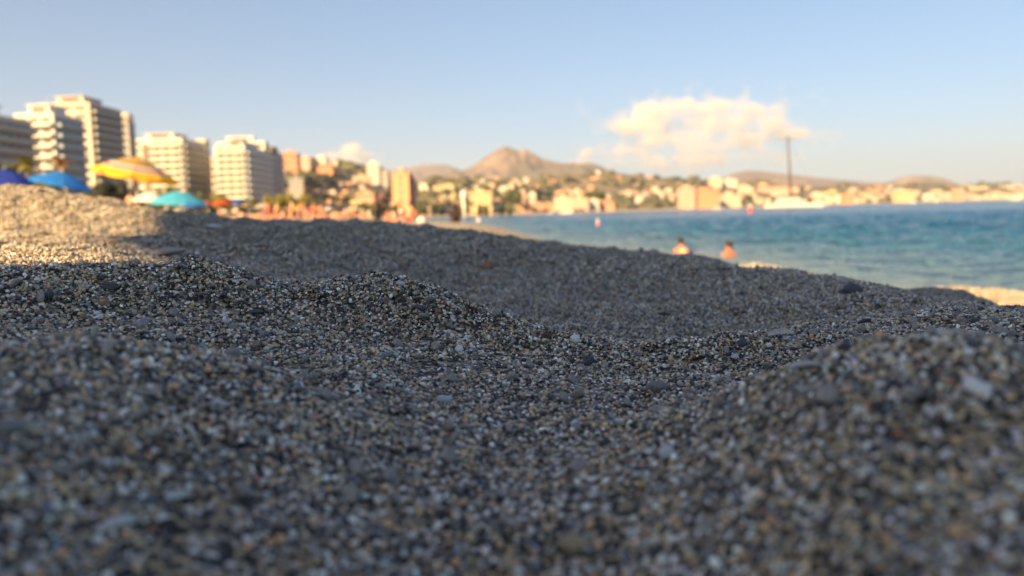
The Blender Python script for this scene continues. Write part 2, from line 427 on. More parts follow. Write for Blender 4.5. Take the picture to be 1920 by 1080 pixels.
ng.interface.new_socket('Geometry', in_out='INPUT', socket_type='NodeSocketGeometry'); ng.interface.new_socket('Geometry', in_out='OUTPUT', socket_type='NodeSocketGeometry')
gi = ng.nodes.new('NodeGroupInput'); go = ng.nodes.new('NodeGroupOutput')
ip = ng.nodes.new('GeometryNodeInstanceOnPoints'); ci = ng.nodes.new('GeometryNodeCollectionInfo')
ci.inputs[0].default_value = gcol; ci.inputs['Separate Children'].default_value = True
ip.inputs['Pick Instance'].default_value = True
def nattr(nm, t):
    n = ng.nodes.new('GeometryNodeInputNamedAttribute'); n.data_type = t; n.inputs[0].default_value = nm; return n.outputs[0]
e2r = ng.nodes.new('FunctionNodeEulerToRotation')
ng.links.new(nattr('eul', 'FLOAT_VECTOR'), e2r.inputs[0])
ng.links.new(gi.outputs[0], ip.inputs['Points']); ng.links.new(ci.outputs[0], ip.inputs['Instance'])
ng.links.new(nattr('pick', 'INT'), ip.inputs['Instance Index'])
ng.links.new(e2r.outputs[0], ip.inputs['Rotation']); ng.links.new(nattr('scl', 'FLOAT'), ip.inputs['Scale'])
ng.links.new(ip.outputs[0], go.inputs[0])
def zone(r0, r1, a0, a1, dens, scale):
    n = int(dens * .5 * (r1 * r1 - r0 * r0) * (a1 - a0))
    r = np.sqrt(rng.uniform(r0 * r0, r1 * r1, n)); a = rng.uniform(a0, a1, n)
    return np.sin(a) * r, np.cos(a) * r, np.full(n, scale)
def scatter(name, label, zs):
    x = np.concatenate([z[0] for z in zs]); y = np.concatenate([z[1] for z in zs]); s = np.concatenate([z[2] for z in zs])
    s = s * rng.uniform(.85, 1.15, len(s))
    e = .008 * s; z = gz(x, y)
    nx = -(gz(x + e, y) - gz(x - e, y)) / (2 * e); ny = -(gz(x, y + e) - gz(x, y - e)) / (2 * e)
    z = z + rng.uniform(-.0008, .0006, len(z)) * s
    keep = (shore_dist(x, y) > .3); x, y, z, nx, ny, s = (q[keep] for q in (x, y, z, nx, ny, s))
    # Euler XYZ whose Z axis is the normal, after a random turn about it
    L = np.sqrt(nx**2 + ny**2 + 1); nx, ny, nz = nx / L, ny / L, 1 / L
    sp = rng.uniform(0, 2 * PI, len(x))
    tilt = np.arccos(nz); dirn = np.arctan2(ny, nx)
    # matrix = Rz(dirn) Ry(tilt) Rz(sp)
    c1, s1, c2, s2, c3, s3 = np.cos(dirn), np.sin(dirn), np.cos(tilt), np.sin(tilt), np.cos(sp), np.sin(sp)
    m00 = c1 * c2 * c3 - s1 * s3; m10 = s1 * c2 * c3 + c1 * s3; m20 = -s2 * c3; m21 = s2 * s3; m22 = c2
    eul = np.stack([np.arctan2(m21, m22), np.arcsin(np.clip(-m20, -1, 1)), np.arctan2(m10, m00)], 1)
    me = bpy.data.meshes.new(name); me.vertices.add(len(x)); me.vertices.foreach_set('co', np.stack([x, y, z], 1).astype(np.float32).ravel())
    a = me.attributes.new('eul', 'FLOAT_VECTOR', 'POINT'); a.data.foreach_set('vector', eul.astype(np.float32).ravel())
    a = me.attributes.new('scl', 'FLOAT', 'POINT'); a.data.foreach_set('value', s.astype(np.float32))
    a = me.attributes.new('pick', 'INT', 'POINT'); a.data.foreach_set('value', rng.integers(0, 10, len(x)).astype(np.int32))
    me.materials.append(M_GRAIN)
    o = link(name, me); md = o.modifiers.new('scatter', 'NODES'); md.node_group = ng
    tag(o, label, None, None, 'stuff'); return o
scatter('sand_grains', 'loose coarse grains of grey, tan and white sand', [
    zone(.10, 1.25, R(-50), R(50), 4600, 1.0),
    zone(1.25, 4.2, R(-50), R(50), 3400, 1.2),
    zone(4.2, 9.0, R(-42), R(42), 420, 3.0)])

# ------------------------------------------------------------------ sea
def water_material():
    m, nt, b = mk('water')
    ge = N(nt, 'ShaderNodeNewGeometry')
    a = N(nt, 'ShaderNodeAttribute', attribute_name='shallow')
    r = ramp(nt, [(0, (.006, .10, .29)), (.5, (.02, .13, .27)), (1, (.14, .22, .28))])
    nt.links.new(a.outputs['Fac'], r.inputs[0]); nt.links.new(r.outputs[0], b.inputs['Base Color'])
    mp = N(nt, 'ShaderNodeMapping'); mp.inputs['Scale'].default_value = (1, 1, 1); nt.links.new(ge.outputs['Position'], mp.inputs[0])
    n1 = N(nt, 'ShaderNodeTexNoise', Scale=.9, Detail=6.0, Roughness=.62); nt.links.new(mp.outputs[0], n1.inputs['Vector'])
    n2 = N(nt, 'ShaderNodeTexNoise', Scale=.09, Detail=4.0); nt.links.new(mp.outputs[0], n2.inputs['Vector'])
    ad = N(nt, 'ShaderNodeMath', operation='MULTIPLY_ADD'); nt.links.new(n2.outputs['Fac'], ad.inputs[0]); ad.inputs[1].default_value = 3.0
    nt.links.new(n1.outputs['Fac'], ad.inputs[2])
    bp = N(nt, 'ShaderNodeBump', Strength=1.0, Distance=2.6); nt.links.new(ad.outputs[0], bp.inputs['Height']); nt.links.new(bp.outputs[0], b.inputs['Normal'])
    b.inputs['Roughness'].default_value = .16; b.inputs['IOR'].default_value = 1.33
    return m
M_WATER = water_material()
wa = np.linspace(R(-20), R(75), 900)
wd = np.concatenate([np.exp(np.linspace(math.log(4), math.log(160), 700, endpoint=False)), np.exp(np.linspace(math.log(160), math.log(12500), 160))])
A, D = np.meshgrid(wa, wd); X, Y = np.sin(A) * D, np.cos(A) * D
S = -shore_dist(X, Y)
fade = 1 - sstep(60, 160, D)
sh = sstep(0, 14, S)
Z = 0.165 * (fbm(X * .55 + .25 * Y, Y - .2 * X, .75, 5, 91, .55)) * (.5 + .5 * sh) * fade * sstep(.2, 2.5, S) + .05 * np.sin(2 * PI * (S * .19 + .5 * vnoise(X * .07, Y * .07, 5))) * np.exp(-((S - 5) / 9)**2) * (.5 + .5 * vnoise(X * .2, Y * .2, 9)) * fade
Z = np.where(S < -1.5, -.02, Z)
me = mesh_np('sea', np.stack([X, Y, Z], -1).reshape(-1, 3), grid_faces(*X.shape), M_WATER, True)
sha = np.exp(-np.maximum(S, 0) / 13.0)
a_ = me.attributes.new('shallow', 'FLOAT', 'POINT'); a_.data.foreach_set('value', sha.astype(np.float32).ravel())
tag(link('sea', me), 'rippled blue sea, paler and greener close to the beach', None, None, 'structure')

# ------------------------------------------------------------------ far coast: flat waterfront, then the hill the town climbs
SKY_T = [(-400, 360, 500), (300, 372, 600), (440, 352, 700), (500, 328, 760), (560, 300, 760), (620, 291, 760), (680, 303, 760), (720, 325, 800), (780, 343, 900), (850, 347, 1200), (950, 345, 1500), (1050, 335, 1800),
         (1150, 331, 2000), (1250, 341, 2200), (1350, 347, 2300), (1420, 343, 2400), (1500, 354, 2500), (1600, 353, 2800), (1700, 351, 3000), (1800, 352, 3200), (1850, 346, 3300), (1920, 350, 3400), (2200, 352, 3600)]
TA, TD, TZ, TS = [], [], [], []
for px, py, d in SKY_T:
    p = at(px, py, d); TA.append(math.atan2(p.x, p.y)); TD.append(d); TZ.append(max(p.z, 4))
def land_z(x, y):
    a = np.arctan2(x, y); d = np.hypot(x, y); s = shore_dist(x, y)
    D = np.interp(a, TA, TD); Z = np.interp(a, TA, TZ)
    flat = beach_profile(s) + 2.0 * sstep(40, 75, s)
    t = np.clip((d - .62 * D) / (.38 * D), 0, 2.5)
    t = np.minimum(t, np.clip((s - 90) / 200, 0, 9)); 
    h = np.where(t < 1, t * t * (3 - 2 * t), np.maximum(1 - .25 * (t - 1), .2))
    n = 1 + .16 * fbm(x, y, .012, 3, 71)
    return flat + np.maximum(Z - 2.5, 0) * h * n * sstep(60, 120, s)
m, nt, b = mk('hillside')
ge = N(nt, 'ShaderNodeNewGeometry'); no = N(nt, 'ShaderNodeTexNoise', Scale=.03, Detail=8.0); nt.links.new(ge.outputs['Position'], no.inputs['Vector'])
r = ramp(nt, [(.30, (.05, .07, .03)), (.44, (.10, .10, .055)), (.52, (.22, .17, .11)), (.72, (.30, .22, .14))]); nt.links.new(no.outputs['Fac'], r.inputs[0])
sz = N(nt, 'ShaderNodeSeparateXYZ'); nt.links.new(ge.outputs['Position'], sz.inputs[0])
mr = N(nt, 'ShaderNodeMapRange'); mr.inputs['From Min'].default_value = 1.6; mr.inputs['From Max'].default_value = 2.8; nt.links.new(sz.outputs['Z'], mr.inputs['Value'])
mx = N(nt, 'ShaderNodeMix', data_type='RGBA'); mx.inputs[6].default_value = (.42, .34, .22, 1); nt.links.new(mr.outputs[0], mx.inputs[0]); nt.links.new(r.outputs[0], mx.inputs[7])
nt.links.new(mx.outputs[2], b.inputs['Base Color']); b.inputs['Roughness'].default_value = .9
M_HILL = m
az = np.linspace(R(-62), R(52), 760)
dr = np.exp(np.linspace(math.log(70), math.log(9000), 420))
A, D = np.meshgrid(az, dr); X, Y = np.sin(A) * D, np.cos(A) * D
Z = land_z(X, Y)
me = mesh_np('terrain', np.stack([X, Y, Z], -1).reshape(-1, 3), grid_faces(*X.shape), M_HILL, True)
tag(link('terrain', me), 'coast and hillside under the town across the bay', None, None, 'structure')
def lz(x, y): return float(land_z(np.array([float(x)]), np.array([float(y)]))[0]) if math.hypot(x, y) > 70 else float(gz(np.array([float(x)]), np.array([float(y)]))[0])

# ------------------------------------------------------------------ mountains
def mountain(name, label, pts, D, depth, mat, seed, rug, foot=-30):
    """pts: skyline (column, row); a real ridge with spurs running down both sides"""
    P = [at(px, py, D) for px, py in pts]; a = [math.atan2(p.x, p.y) for p in P]; z = [p.z for p in P]
    az = np.linspace(a[0], a[-1], 340); dd = np.linspace(D - depth, D + depth, 150)
    A, DD = np.meshgrid(az, dd); X, Y = np.sin(A) * DD, np.cos(A) * DD
    H = np.interp(A, a, z)
    t = (DD - D) / depth
    spur = fbm(X, Y, 1 / (depth * .22), 5, seed)
    prof = np.clip(1 - np.abs(t)**1.05, 0, 1)
    Zm = foot + (H - foot) * np.clip(prof * (1 + rug * spur * (1 - prof)**.5 * 1.2), 0, 1.02)
    Zm = np.where(np.abs(t) < .02, H, Zm)
    me = mesh_np(name, np.stack([X, Y, Zm], -1).reshape(-1, 3), grid_faces(*X.shape), mat, True)
    return tag(link(name, me), label, None, None, 'structure')
def rock_mat(name, c0, c1, c2, sc):
    m, nt, b = mk(name); ge = N(nt, 'ShaderNodeNewGeometry'); no = N(nt, 'ShaderNodeTexNoise', Scale=sc, Detail=9.0); nt.links.new(ge.outputs['Position'], no.inputs['Vector'])
    r = ramp(nt, [(.34, c0), (.5, c1), (.64, c2)]); nt.links.new(no.outputs['Fac'], r.inputs[0]); nt.links.new(r.outputs[0], b.inputs['Base Color']); b.inputs['Roughness'].default_value = .95
    return m
M_ROCK = rock_mat('bare_rock', (.095, .095, .08), (.155, .125, .11), (.26, .195, .155), .004)
M_SCRUB = rock_mat('scrub', (.11, .095, .085), (.15, .12, .105), (.21, .155, .13), .005)
mountain('mountain', 'bare brown double peaked mountain rising behind the town', [(740, 372), (800, 350), (840, 334), (872, 322), (892, 308), (912, 293), (932, 281), (948, 274), (962, 279), (974, 283), (984, 279), (996, 285), (1016, 297), (1040, 304), (1075, 309), (1105, 305), (1125, 311), (1142, 320), (1175, 327), (1240, 334), (1300, 336), (1380, 352), (1450, 372)], 5200, 1700, M_ROCK, 3, .55)
mountain('hills', 'faint purple ridge left of the bare mountain', [(560, 392), (640, 345), (700, 328), (760, 316), (800, 309), (836, 309), (870, 320), (930, 332), (1000, 380)], 10000, 2200, M_SCRUB, 5, .4)
mountain('hills', 'low hazy mauve ridge behind the sailing yacht', [(1260, 368), (1330, 345), (1372, 326), (1400, 319), (1440, 322), (1490, 328), (1560, 336), (1620, 341), (1680, 345), (1760, 355), (1830, 372)], 9000, 2200, M_SCRUB, 9, .4)
mountain('hills', 'rounded reddish hill above the shore right of the yacht', [(1600, 368), (1650, 346), (1680, 337), (1712, 330), (1745, 330), (1775, 336), (1800, 347), (1850, 357), (1900, 360), (2100, 366)], 7000, 1500, M_ROCK, 12, .4)

# ------------------------------------------------------------------ clouds (far beyond the haze)
def cloud(name, label, px0, px1, py0, py1, dist, thick, blobs, dens, seed):
    """a closed volume; blobs = (column, row, half width px, half height px, weight)"""
    c = at((px0 + px1) / 2, (py0 + py1) / 2, dist); k = dist / F
    ux = Vector((c.y, -c.x, 0)).normalized()
    hw, hh = (px1 - px0) / 2 * k, (py1 - py0) / 2 * k
    bm = MB(); bm.box(-hw, hw, -thick / 2, thick / 2, -hh, hh)
    m = bpy.data.materials.new('cloud'); m.use_nodes = True; nt = m.node_tree; nt.nodes.clear()
    out = nt.nodes.new('ShaderNodeOutputMaterial'); pv = nt.nodes.new('ShaderNodeVolumePrincipled'); nt.links.new(pv.outputs[0], out.inputs['Volume'])
    pv.inputs['Color'].default_value = (1, .985, .975, 1); pv.inputs['Anisotropy'].default_value = 0.1
    tc = N(nt, 'ShaderNodeTexCoord')
    acc = None
    for (bx, by, rx, ry, wgt) in blobs:
        p = at(bx, by, dist) - c; off = (p.dot(ux), 0, p.z)
        mp = N(nt, 'ShaderNodeMapping'); mp.vector_type = 'POINT'
        sx, sy, sz_ = 1 / (rx * k), 1 / (thick * .46), 1 / (ry * k)
        mp.inputs['Scale'].default_value = (sx, sy, sz_); mp.inputs['Location'].default_value = (-off[0] * sx, 0, -off[2] * sz_)
        nt.links.new(tc.outputs['Object'], mp.inputs[0])
        ln = N(nt, 'ShaderNodeVectorMath', operation='LENGTH'); nt.links.new(mp.outputs[0], ln.inputs[0])
        f = N(nt, 'ShaderNodeMath', operation='MULTIPLY_ADD'); nt.links.new(ln.outputs['Value'], f.inputs[0]); f.inputs[1].default_value = -wgt; f.inputs[2].default_value = wgt
        if acc is None: acc = f.outputs[0]
        else:
            mxn = N(nt, 'ShaderNodeMath', operation='SMOOTH_MAX'); mxn.inputs[2].default_value = .15
            nt.links.new(acc, mxn.inputs[0]); nt.links.new(f.outputs[0], mxn.inputs[1]); acc = mxn.outputs[0]
    no = N(nt, 'ShaderNodeTexNoise', Scale=1 / (40 * k), Detail=4.0, Roughness=.55); nt.links.new(tc.outputs['Object'], no.inputs['Vector'])
    sb = N(nt, 'ShaderNodeMath', operation='MULTIPLY_ADD'); nt.links.new(no.outputs['Fac'], sb.inputs[0]); sb.inputs[1].default_value = 2.1; sb.inputs[2].default_value = -1.08
    ad = N(nt, 'ShaderNodeMath', operation='ADD'); nt.links.new(acc, ad.inputs[0]); nt.links.new(sb.outputs[0], ad.inputs[1])
    mr = N(nt, 'ShaderNodeMapRange'); mr.inputs['From Min'].default_value = 0; mr.inputs['From Max'].default_value = .85
    pw_ = N(nt, 'ShaderNodeMath', operation='POWER'); pw_.inputs[1].default_value = 1.8; nt.links.new(mr.outputs[0], pw_.inputs[0])
    ml = N(nt, 'ShaderNodeMath', operation='MULTIPLY'); ml.inputs[1].default_value = dens / thick; nt.links.new(pw_.outputs[0], ml.inputs[0])
    nt.links.new(ad.outputs[0], mr.inputs['Value']); nt.links.new(ml.outputs[0], pv.inputs['Density'])
    o = bm.build(name, m, None, c); o.rotation_euler = (0, 0, math.atan2(ux.y, ux.x))
    m.cycles.volume_step_rate = 1.0
    return tag(o, label, None, None, 'stuff')
cloud('cloud', 'large cream cumulus cloud spreading above the bay', 1080, 1560, 165, 330, 16000, 1800,
      [(1215, 215, 46, 34, 1.0), (1182, 238, 52, 22, .9), (1235, 262, 62, 22, .75), (1330, 200, 110, 19, .8), (1300, 228, 50, 20, .6), (1410, 205, 60, 15, .6), (1445, 238, 60, 18, .65), (1400, 258, 70, 16, .8), (1480, 252, 50, 14, .7), (1330, 275, 120, 16, .55), (1180, 282, 60, 14, .5), (1300, 298, 190, 20, .45), (1320, 245, 175, 62, .42), (1225, 228, 90, 46, .60), (1300, 196, 95, 16, .7)], 13, 1)
cloud('cloud', 'small pinkish cloud peeping over the hill with houses', 590, 730, 250, 325, 16000, 1500, [(655, 282, 26, 17, .8), (683, 293, 24, 10, .7), (625, 292, 26, 10, .5), (665, 302, 50, 14, .6)], 14, 2)
cloud('cloud', 'faint pink cloud puff beside the large cloud', 1050, 1140, 255, 325, 17000, 1200, [(1100, 288, 24, 14, .7), (1095, 305, 36, 10, .5)], 8, 3)

# ------------------------------------------------------------------ apartment blocks
CREAM = paint('cream_plaster', (.58, .49, .39), .8, .06, .2)
WHITE = paint('white_plaster', (.64, .60, .53), .8, .05, .2)
GREYP = paint('grey_plaster', (.36, .35, .34), .8, .08, .2)
BLUEG = paint('blue_grey_plaster_shade', (.30, .36, .42), .7, .08, .2)  # plaster tone that carries the shade of sides turned from the sun
BROWN = paint('brown_plaster_shade', (.24, .17, .12), .8, .1, .2)  # shade tone of turned-away sides, also one brown front
SALMON = paint('salmon_plaster', (.58, .31, .20), .8, .07, .2)
ORANGE = paint('orange_brick', (.60, .28, .16), .8, .07, .2)
YELLOW = paint('yellow_plaster', (.62, .47, .27), .8, .06, .2)
PINKP = paint('pink_plaster', (.60, .41, .32), .8, .06, .2)
MAROON = paint('maroon_side_shade', (.20, .09, .08), .8, .08, .2)  # shade tone for the turned-away sides of salmon and orange walls
TILE = paint('clay_tile', (.48, .27, .17), .85, .15, .5)
GLASS = paint('window_glass', (.13, .12, .11), .3, .2, .5)
ROOFG = paint('roof_felt', (.30, .27, .24), .9, .1, .3)
RECESS_DARK = paint('recess_dark', (.16, .13, .10), .7, .1, .4)  # tone of a recess in shade
apt_boxes = []
def apartment(label, pxl, pxr, pxs, pytop, Y, wall, side=None, rail=WHITE, storeys=12, bays=4, srail=None, sbays=5, balc='full', recess=None, pent=True, group='apartment blocks along the promenade', base=2.6):
    mid = (pytop + hor(pxr)) / 2
    p0 = atY(pxl, mid, Y); p1 = atY(pxr, mid, Y); top = atY(pxr, pytop, Y).z
    xr = p1.x; W = p1.x - p0.x
    q = ray(pxs, mid); L = max(6, xr / (q.x / q.y) - Y) if q.x < 0 else 14
    H = top - base; fh = H / storeys
    root = empty('apartment_block', (xr, Y, base)); tag(root, label, 'apartment block', group)
    b = MB(); b.box(-W, 0, 0, L, -3, H); b.box(-W - .15, .15, -.15, L + .15, H + .002, H + .9)
    b.build('wall', wall, root)
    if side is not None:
        b = MB(); b.box(.003, .35, .5, L - .5, 0, H - .3); b.build('shaded_side', side, root)  # darker slab, the shade of this face put into its colour
    sx = .36 if side is not None else .01
    # windows: dark glazed openings with a frame, one mesh shared by all
    bw = (W - 1.2) / bays; wb = MB(); wb.box(-bw * .36, bw * .36, -.06, .10, .9, fh * .86); wm = wb.mesh('window', GLASS)
    sw = (L - 1.6) / sbays; sbm = MB(); sbm.box(-.05, .06, -sw * .34, sw * .34, .9, fh * .84); sm = sbm.mesh('window', GLASS)
    for k in range(storeys):
        for i in range(bays):
            if recess is not None and i == recess: continue
            link('window', wm, root, (-W + .6 + bw * (i + .5), -.04, k * fh))
        for i in range(sbays): link('window', sm, root, (sx + .03, .8 + sw * (i + .5), k * fh))
    if balc:
        w0, w1 = (-W + .3, -.3) if balc == 'full' else (-W * .62, -.4)
        bb = MB(); bb.box(w0, w1, -1.5, -.0, 0, .22); bb.box(w0, w1, -1.5, -1.38, .221, 1.05); bb.box(w0, w0 + .12, -1.37, -.0, .221, 1.05); bb.box(w1 - .12, w1, -1.37, -.0, .221, 1.05); bme = bb.mesh('balcony', rail)
        sb = MB(); sb.box(0, 1.3, .8, L - .8, 0, .22); sb.box(1.18, 1.3, .8, L - .8, .221, 1.05); sb.box(0, 1.17, .8, .92, .221, 1.05); sme = sb.mesh('balcony', srail or side or rail)
        for k in range(1, storeys):
            if balc != 'side': link('balcony', bme, root, (0, -.12, k * fh))
            link('balcony', sme, root, (sx + .06, 0, k * fh))
    if recess is not None:
        x0 = -W + .6 + bw * recess
        MB().box(x0, x0 + bw, -.18, .04, 1, H - 1.5).build('recess_shade', RECESS_DARK, root)  # dark strip on the front in place of a shaded recess
    if pent:
        pr = MB().box(-W * .8, -W * .25, L * .2, L * .75, H + .92, H + 3.6).box(-W * .83, -W * .22, L * .17, L * .78, H + 3.61, H + 3.9).build('penthouse', wall, root)
        MB().box(-W * .7, -W * .35, L * .195, L * .2 - .06, H + 1.3, H + 3.2).build('window', GLASS, pr)
        MB().tube([(-W * .5, L * .5, H + 3.9), (-W * .5, L * .5, H + 7)], .08, 6).tube([(-W * .5 - .8, L * .5, H + 6.3), (-W * .5 + .8, L * .5, H + 6.3)], .05, 5).build('aerial', GREYP, root)
    return root
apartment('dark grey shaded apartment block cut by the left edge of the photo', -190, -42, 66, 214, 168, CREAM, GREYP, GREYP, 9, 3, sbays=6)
apartment('cream block with blue grey shaded side in front of the tallest tower', 36, 108, 162, 217, 236, WHITE, BLUEG, WHITE, 10, 3, sbays=5)
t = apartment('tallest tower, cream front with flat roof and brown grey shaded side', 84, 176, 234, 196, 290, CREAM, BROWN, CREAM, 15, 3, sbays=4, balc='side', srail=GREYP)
tw = apartment('slim dark tower with a lit cream cap beside the tallest tower', 227, 247, 249, 233, 340, GREYP, None, GREYP, 14, 2, sbays=3, balc=None, pent=False)
H = atY(240, 233, 340).z - 2.6
MB().lathe([(0, H + .95), (3.0, H + .95), (3.2, H + 2), (3.0, H + 4.6), (1.2, H + 5.2), (0, H + 5.3)], 16, c=(-2.4, 3)).build('cap', CREAM, tw)
apartment('wide cream block of three joined fronts behind the striped parasol', 250, 346, 388, 262, 372, WHITE, GREYP, WHITE, 12, 5, sbays=4, balc='part', recess=1)
apartment('lower cream block end showing past the wide cream block', 372, 389, 391, 264, 412, CREAM, None, CREAM, 11, 2, sbays=3, balc=None, pent=False)
apartment('white block with horizontal balcony bands and blue grey shaded side', 406, 462, 512, 276, 375, WHITE, BLUEG, WHITE, 11, 3, sbays=6, srail=paint('light_grey_rail', (.56, .57, .57), .8, .05, .2))
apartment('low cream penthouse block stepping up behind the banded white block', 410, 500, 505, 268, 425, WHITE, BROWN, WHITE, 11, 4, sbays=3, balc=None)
apartment('narrow blue grey block between the banded block and the hill', 500, 514, 533, 287, 440, BROWN, BLUEG, BLUEG, 10, 2, sbays=4)
apartment('small pinkish brown block in the gap right of the wide cream block', 389, 408, 409, 298, 470, PINKP, None, WHITE, 8, 2, sbays=3, pent=False)

# ------------------------------------------------------------------ houses of the town
COLS = {'cream': CREAM, 'white': WHITE, 'salmon': SALMON, 'orange': ORANGE, 'yellow': YELLOW, 'pink': PINKP, 'grey': GREYP, 'maroon': MAROON}
HM = {}
def house_mesh(col, kind):
    """unit block (1 wide, 1 deep, 1 high) as wall mesh and roof mesh"""
    if (col, kind) in HM: return HM[(col, kind)]
    b = MB()
    b.box(-.5, .5, -.5, .5, -.25, 1, 0)
    n, k = {'hip': (3, 2), 'flat': (5, 4), 'tower': (3, 9), 'long': (12, 3), 'plain': (1, 6)}[kind]
    for i in range(n):
        for j in range(k):
            x = -.5 + (i + .5) / n; z = (j + .3) / k
            w_ = .26 / n if kind != 'plain' else .06; b.box(x - w_, x + w_, -.512, -.49, z, z + .45 / k, 1)
            b.box(.49, .512, x - w_, x + w_, z, z + .45 / k, 1)
    wm = b.mesh('wall', COLS[col], GLASS)
    r = MB()
    if kind in ('hip', 'long'):
        e = .55; rd = .15 if kind == 'hip' else .35
        r.poly([(-e, -e, 1.002), (e, -e, 1.002), (rd, 0, 1.28), (-rd, 0, 1.28)]); r.poly([(e, e, 1.002), (-e, e, 1.002), (-rd, 0, 1.28), (rd, 0, 1.28)])
        r.poly([(e, -e, 1.002), (e, e, 1.002), (rd, 0, 1.28)]); r.poly([(-e, e, 1.002), (-e, -e, 1.002), (-rd, 0, 1.28)]); r.poly([(-e, -e, 1.002), (-e, e, 1.002), (e, e, 1.002), (e, -e, 1.002)])
        rm = r.mesh('roof', TILE)
    else:
        r.box(-.52, .52, -.52, .52, 1.002, 1.04); r.box(-.2, .15, -.1, .3, 1.041, 1.16); rm = r.mesh('roof', COLS[col])
    HM[(col, kind)] = (wm, rm); return HM[(col, kind)]
HOUSES = []
def house(px0, px1, pytop, pybase, D, col, kind, label=None, rz=None, depth=None, name='house', cat='house'):
    pm = (px0 + px1) / 2; best = None
    for f_ in np.linspace(.72, 1.7, 50):            # set it down where the ground meets its foot
        q = at(pm, pybase, D * f_); z = lz(q.x, q.y); e = abs(proj((q.x, q.y, z))[1] - pybase) + abs(f_ - 1) * (90 if label else 3)
        if float(shore_dist(np.array([q.x]), np.array([q.y]))[0]) < (32 if label else 75): continue
        if best is None or e < best[0]: best = (e, D * f_)
    if best: D = best[1]
    c = at(pm, pybase, D); k = D / F; W = (px1 - px0) * k; top = at((px0 + px1) / 2, pytop, D).z
    z = lz(c.x, c.y); H = min(max(top - z, 3.5), (pybase - pytop) * k * 1.25)
    if kind in ('hip', 'long'): H /= 1.24
    root = empty(name, (c.x, c.y, z), rnd.uniform(-.25, .25) if rz is None else rz)
    wm, rm = house_mesh(col, kind)
    dp = depth or min(W, 14) * rnd.uniform(.8, 1.1)
    for nm, mm in (('wall', wm), ('roof', rm)):
        o = link(nm, mm, root); o.scale = (W, dp, H)
    root['category'] = cat
    HOUSES.append([root, (px0 + px1) / 2, pytop, D, col, kind, label])
    if label: root['label'] = label
    return root
HB = dict(name='apartment_block', cat='apartment block')
# those the photo sets apart
house(533, 561, 290, 335, 560, 'orange', 'flat', 'bright orange block at the left end of the hill', 0.1, 20, **HB)
house(563, 586, 297, 316, 700, 'pink', 'flat', 'pale pink block right of the bright orange block', 0, 20, **HB)
house(574, 597, 322, 342, 650, 'salmon', 'hip', 'salmon house with tiled roof below the pale pink block', .1)
house(594, 626, 309, 324, 700, 'orange', 'long', 'long orange house row under the top of the hill', 0, 14)
house(545, 570, 336, 368, 540, 'grey', 'flat', 'grey shaded block at the foot of the bright orange block', .2, 18, **HB)
house(594, 612, 283, 296, 740, 'white', 'flat', 'white villa on the crest of the hill', 0)
house(634, 668, 337, 362, 520, 'salmon', 'flat', 'left of two salmon blocks below the hill', .05, 18, **HB)
house(673, 705, 332, 366, 510, 'salmon', 'flat', 'right of two salmon blocks, the taller one, below the hill', 0, 18, **HB)
house(706, 727, 337, 366, 525, 'maroon', 'flat', 'maroon block added as the shaded side of the taller salmon block', 0, 20, **HB)  # side of the salmon block, its shade painted as a maroon block
house(690, 712, 308, 342, 640, 'white', 'tower', 'tall bright cream block on the right slope of the hill', .1, 14, **HB)
house(716, 730, 320, 345, 660, 'grey', 'flat', 'grey block between the bright cream block and the orange tower', 0, 14, **HB)
house(644, 684, 361, 383, 440, 'yellow', 'flat', 'bright yellow block on the waterfront below the salmon blocks', .05, 14, **HB)
house(685, 698, 364, 381, 438, 'white', 'flat', 'white house with blue shade beside the bright yellow block', 0, 12)
house(569, 590, 355, 374, 470, 'cream', 'flat', 'cream house above the yellow green trees', .1)
house(593, 640, 358, 378, 480, 'pink', 'long', 'long peach coloured house behind the dark palms', 0, 12)
house(741, 772, 328, 392, 470, 'orange', 'plain', 'tall orange brick tower standing alone by the water', -.05, 16, name='tower_block', cat='tower block')
house(769, 778, 334, 388, 488, 'maroon', 'tower', 'narrow dark block added as the shaded right side of the orange tower', -.05, 12, name='tower_block', cat='tower block')  # no second tower: the orange tower's shaded side as a dark block
house(724, 741, 343, 360, 520, 'cream', 'flat', 'cream block touching the left side of the orange tower', 0, 12, **HB)
house(806, 862, 361, 381, 640, 'pink', 'long', 'long pink and cream building left of the white sail shaped column', 0, 22, name='building', cat='building')
house(826, 852, 347, 362, 760, 'yellow', 'flat', 'yellow block above the long pink building', 0, **HB)
house(882, 921, 354, 386, 640, 'yellow', 'flat', 'glowing yellow block right of the white column', .1, 20, **HB)
house(922, 943, 366, 388, 690, 'cream', 'hip', 'cream house against the glowing yellow block', 0)
house(970, 996, 370, 384, 840, 'salmon', 'hip', 'wider salmon house at the water below the mountain', 0)
house(999, 1018, 370, 384, 860, 'salmon', 'hip', 'smaller salmon house right of its wider neighbour', 0)
house(1019, 1038, 374, 388, 880, 'orange', 'hip', 'orange house next to the smaller salmon house', 0)
house(1040, 1072, 364, 384, 920, 'cream', 'flat', 'wide cream block right of the orange house', .1, **HB)
house(1074, 1102, 368, 386, 960, 'pink', 'flat', 'pale pink block at the left end of the waterfront terrace', 0, **HB)
house(1104, 1122, 371, 387, 980, 'white', 'flat', 'white block in the middle of the waterfront terrace', 0, **HB)
house(1123, 1150, 370, 386, 1000, 'salmon', 'long', 'reddish pink house at the right end of the waterfront terrace', 0, 20)
house(1106, 1142, 333, 343, 1900, 'cream', 'long', 'wide cream villa on the skyline below the right shoulder of the mountain', 0, 25)
house(1276, 1298, 351, 380, 1290, 'pink', 'flat', 'tall pink cream block left of the long orange building', .1, 30, **HB)
house(1299, 1342, 354, 379, 1310, 'orange', 'flat', 'long orange building with flat roof on the far shore', 0, 40, name='building', cat='building')
house(1350, 1382, 366, 384, 1380, 'cream', 'flat', 'wide cream block behind the red buoy', 0, 40, **HB)
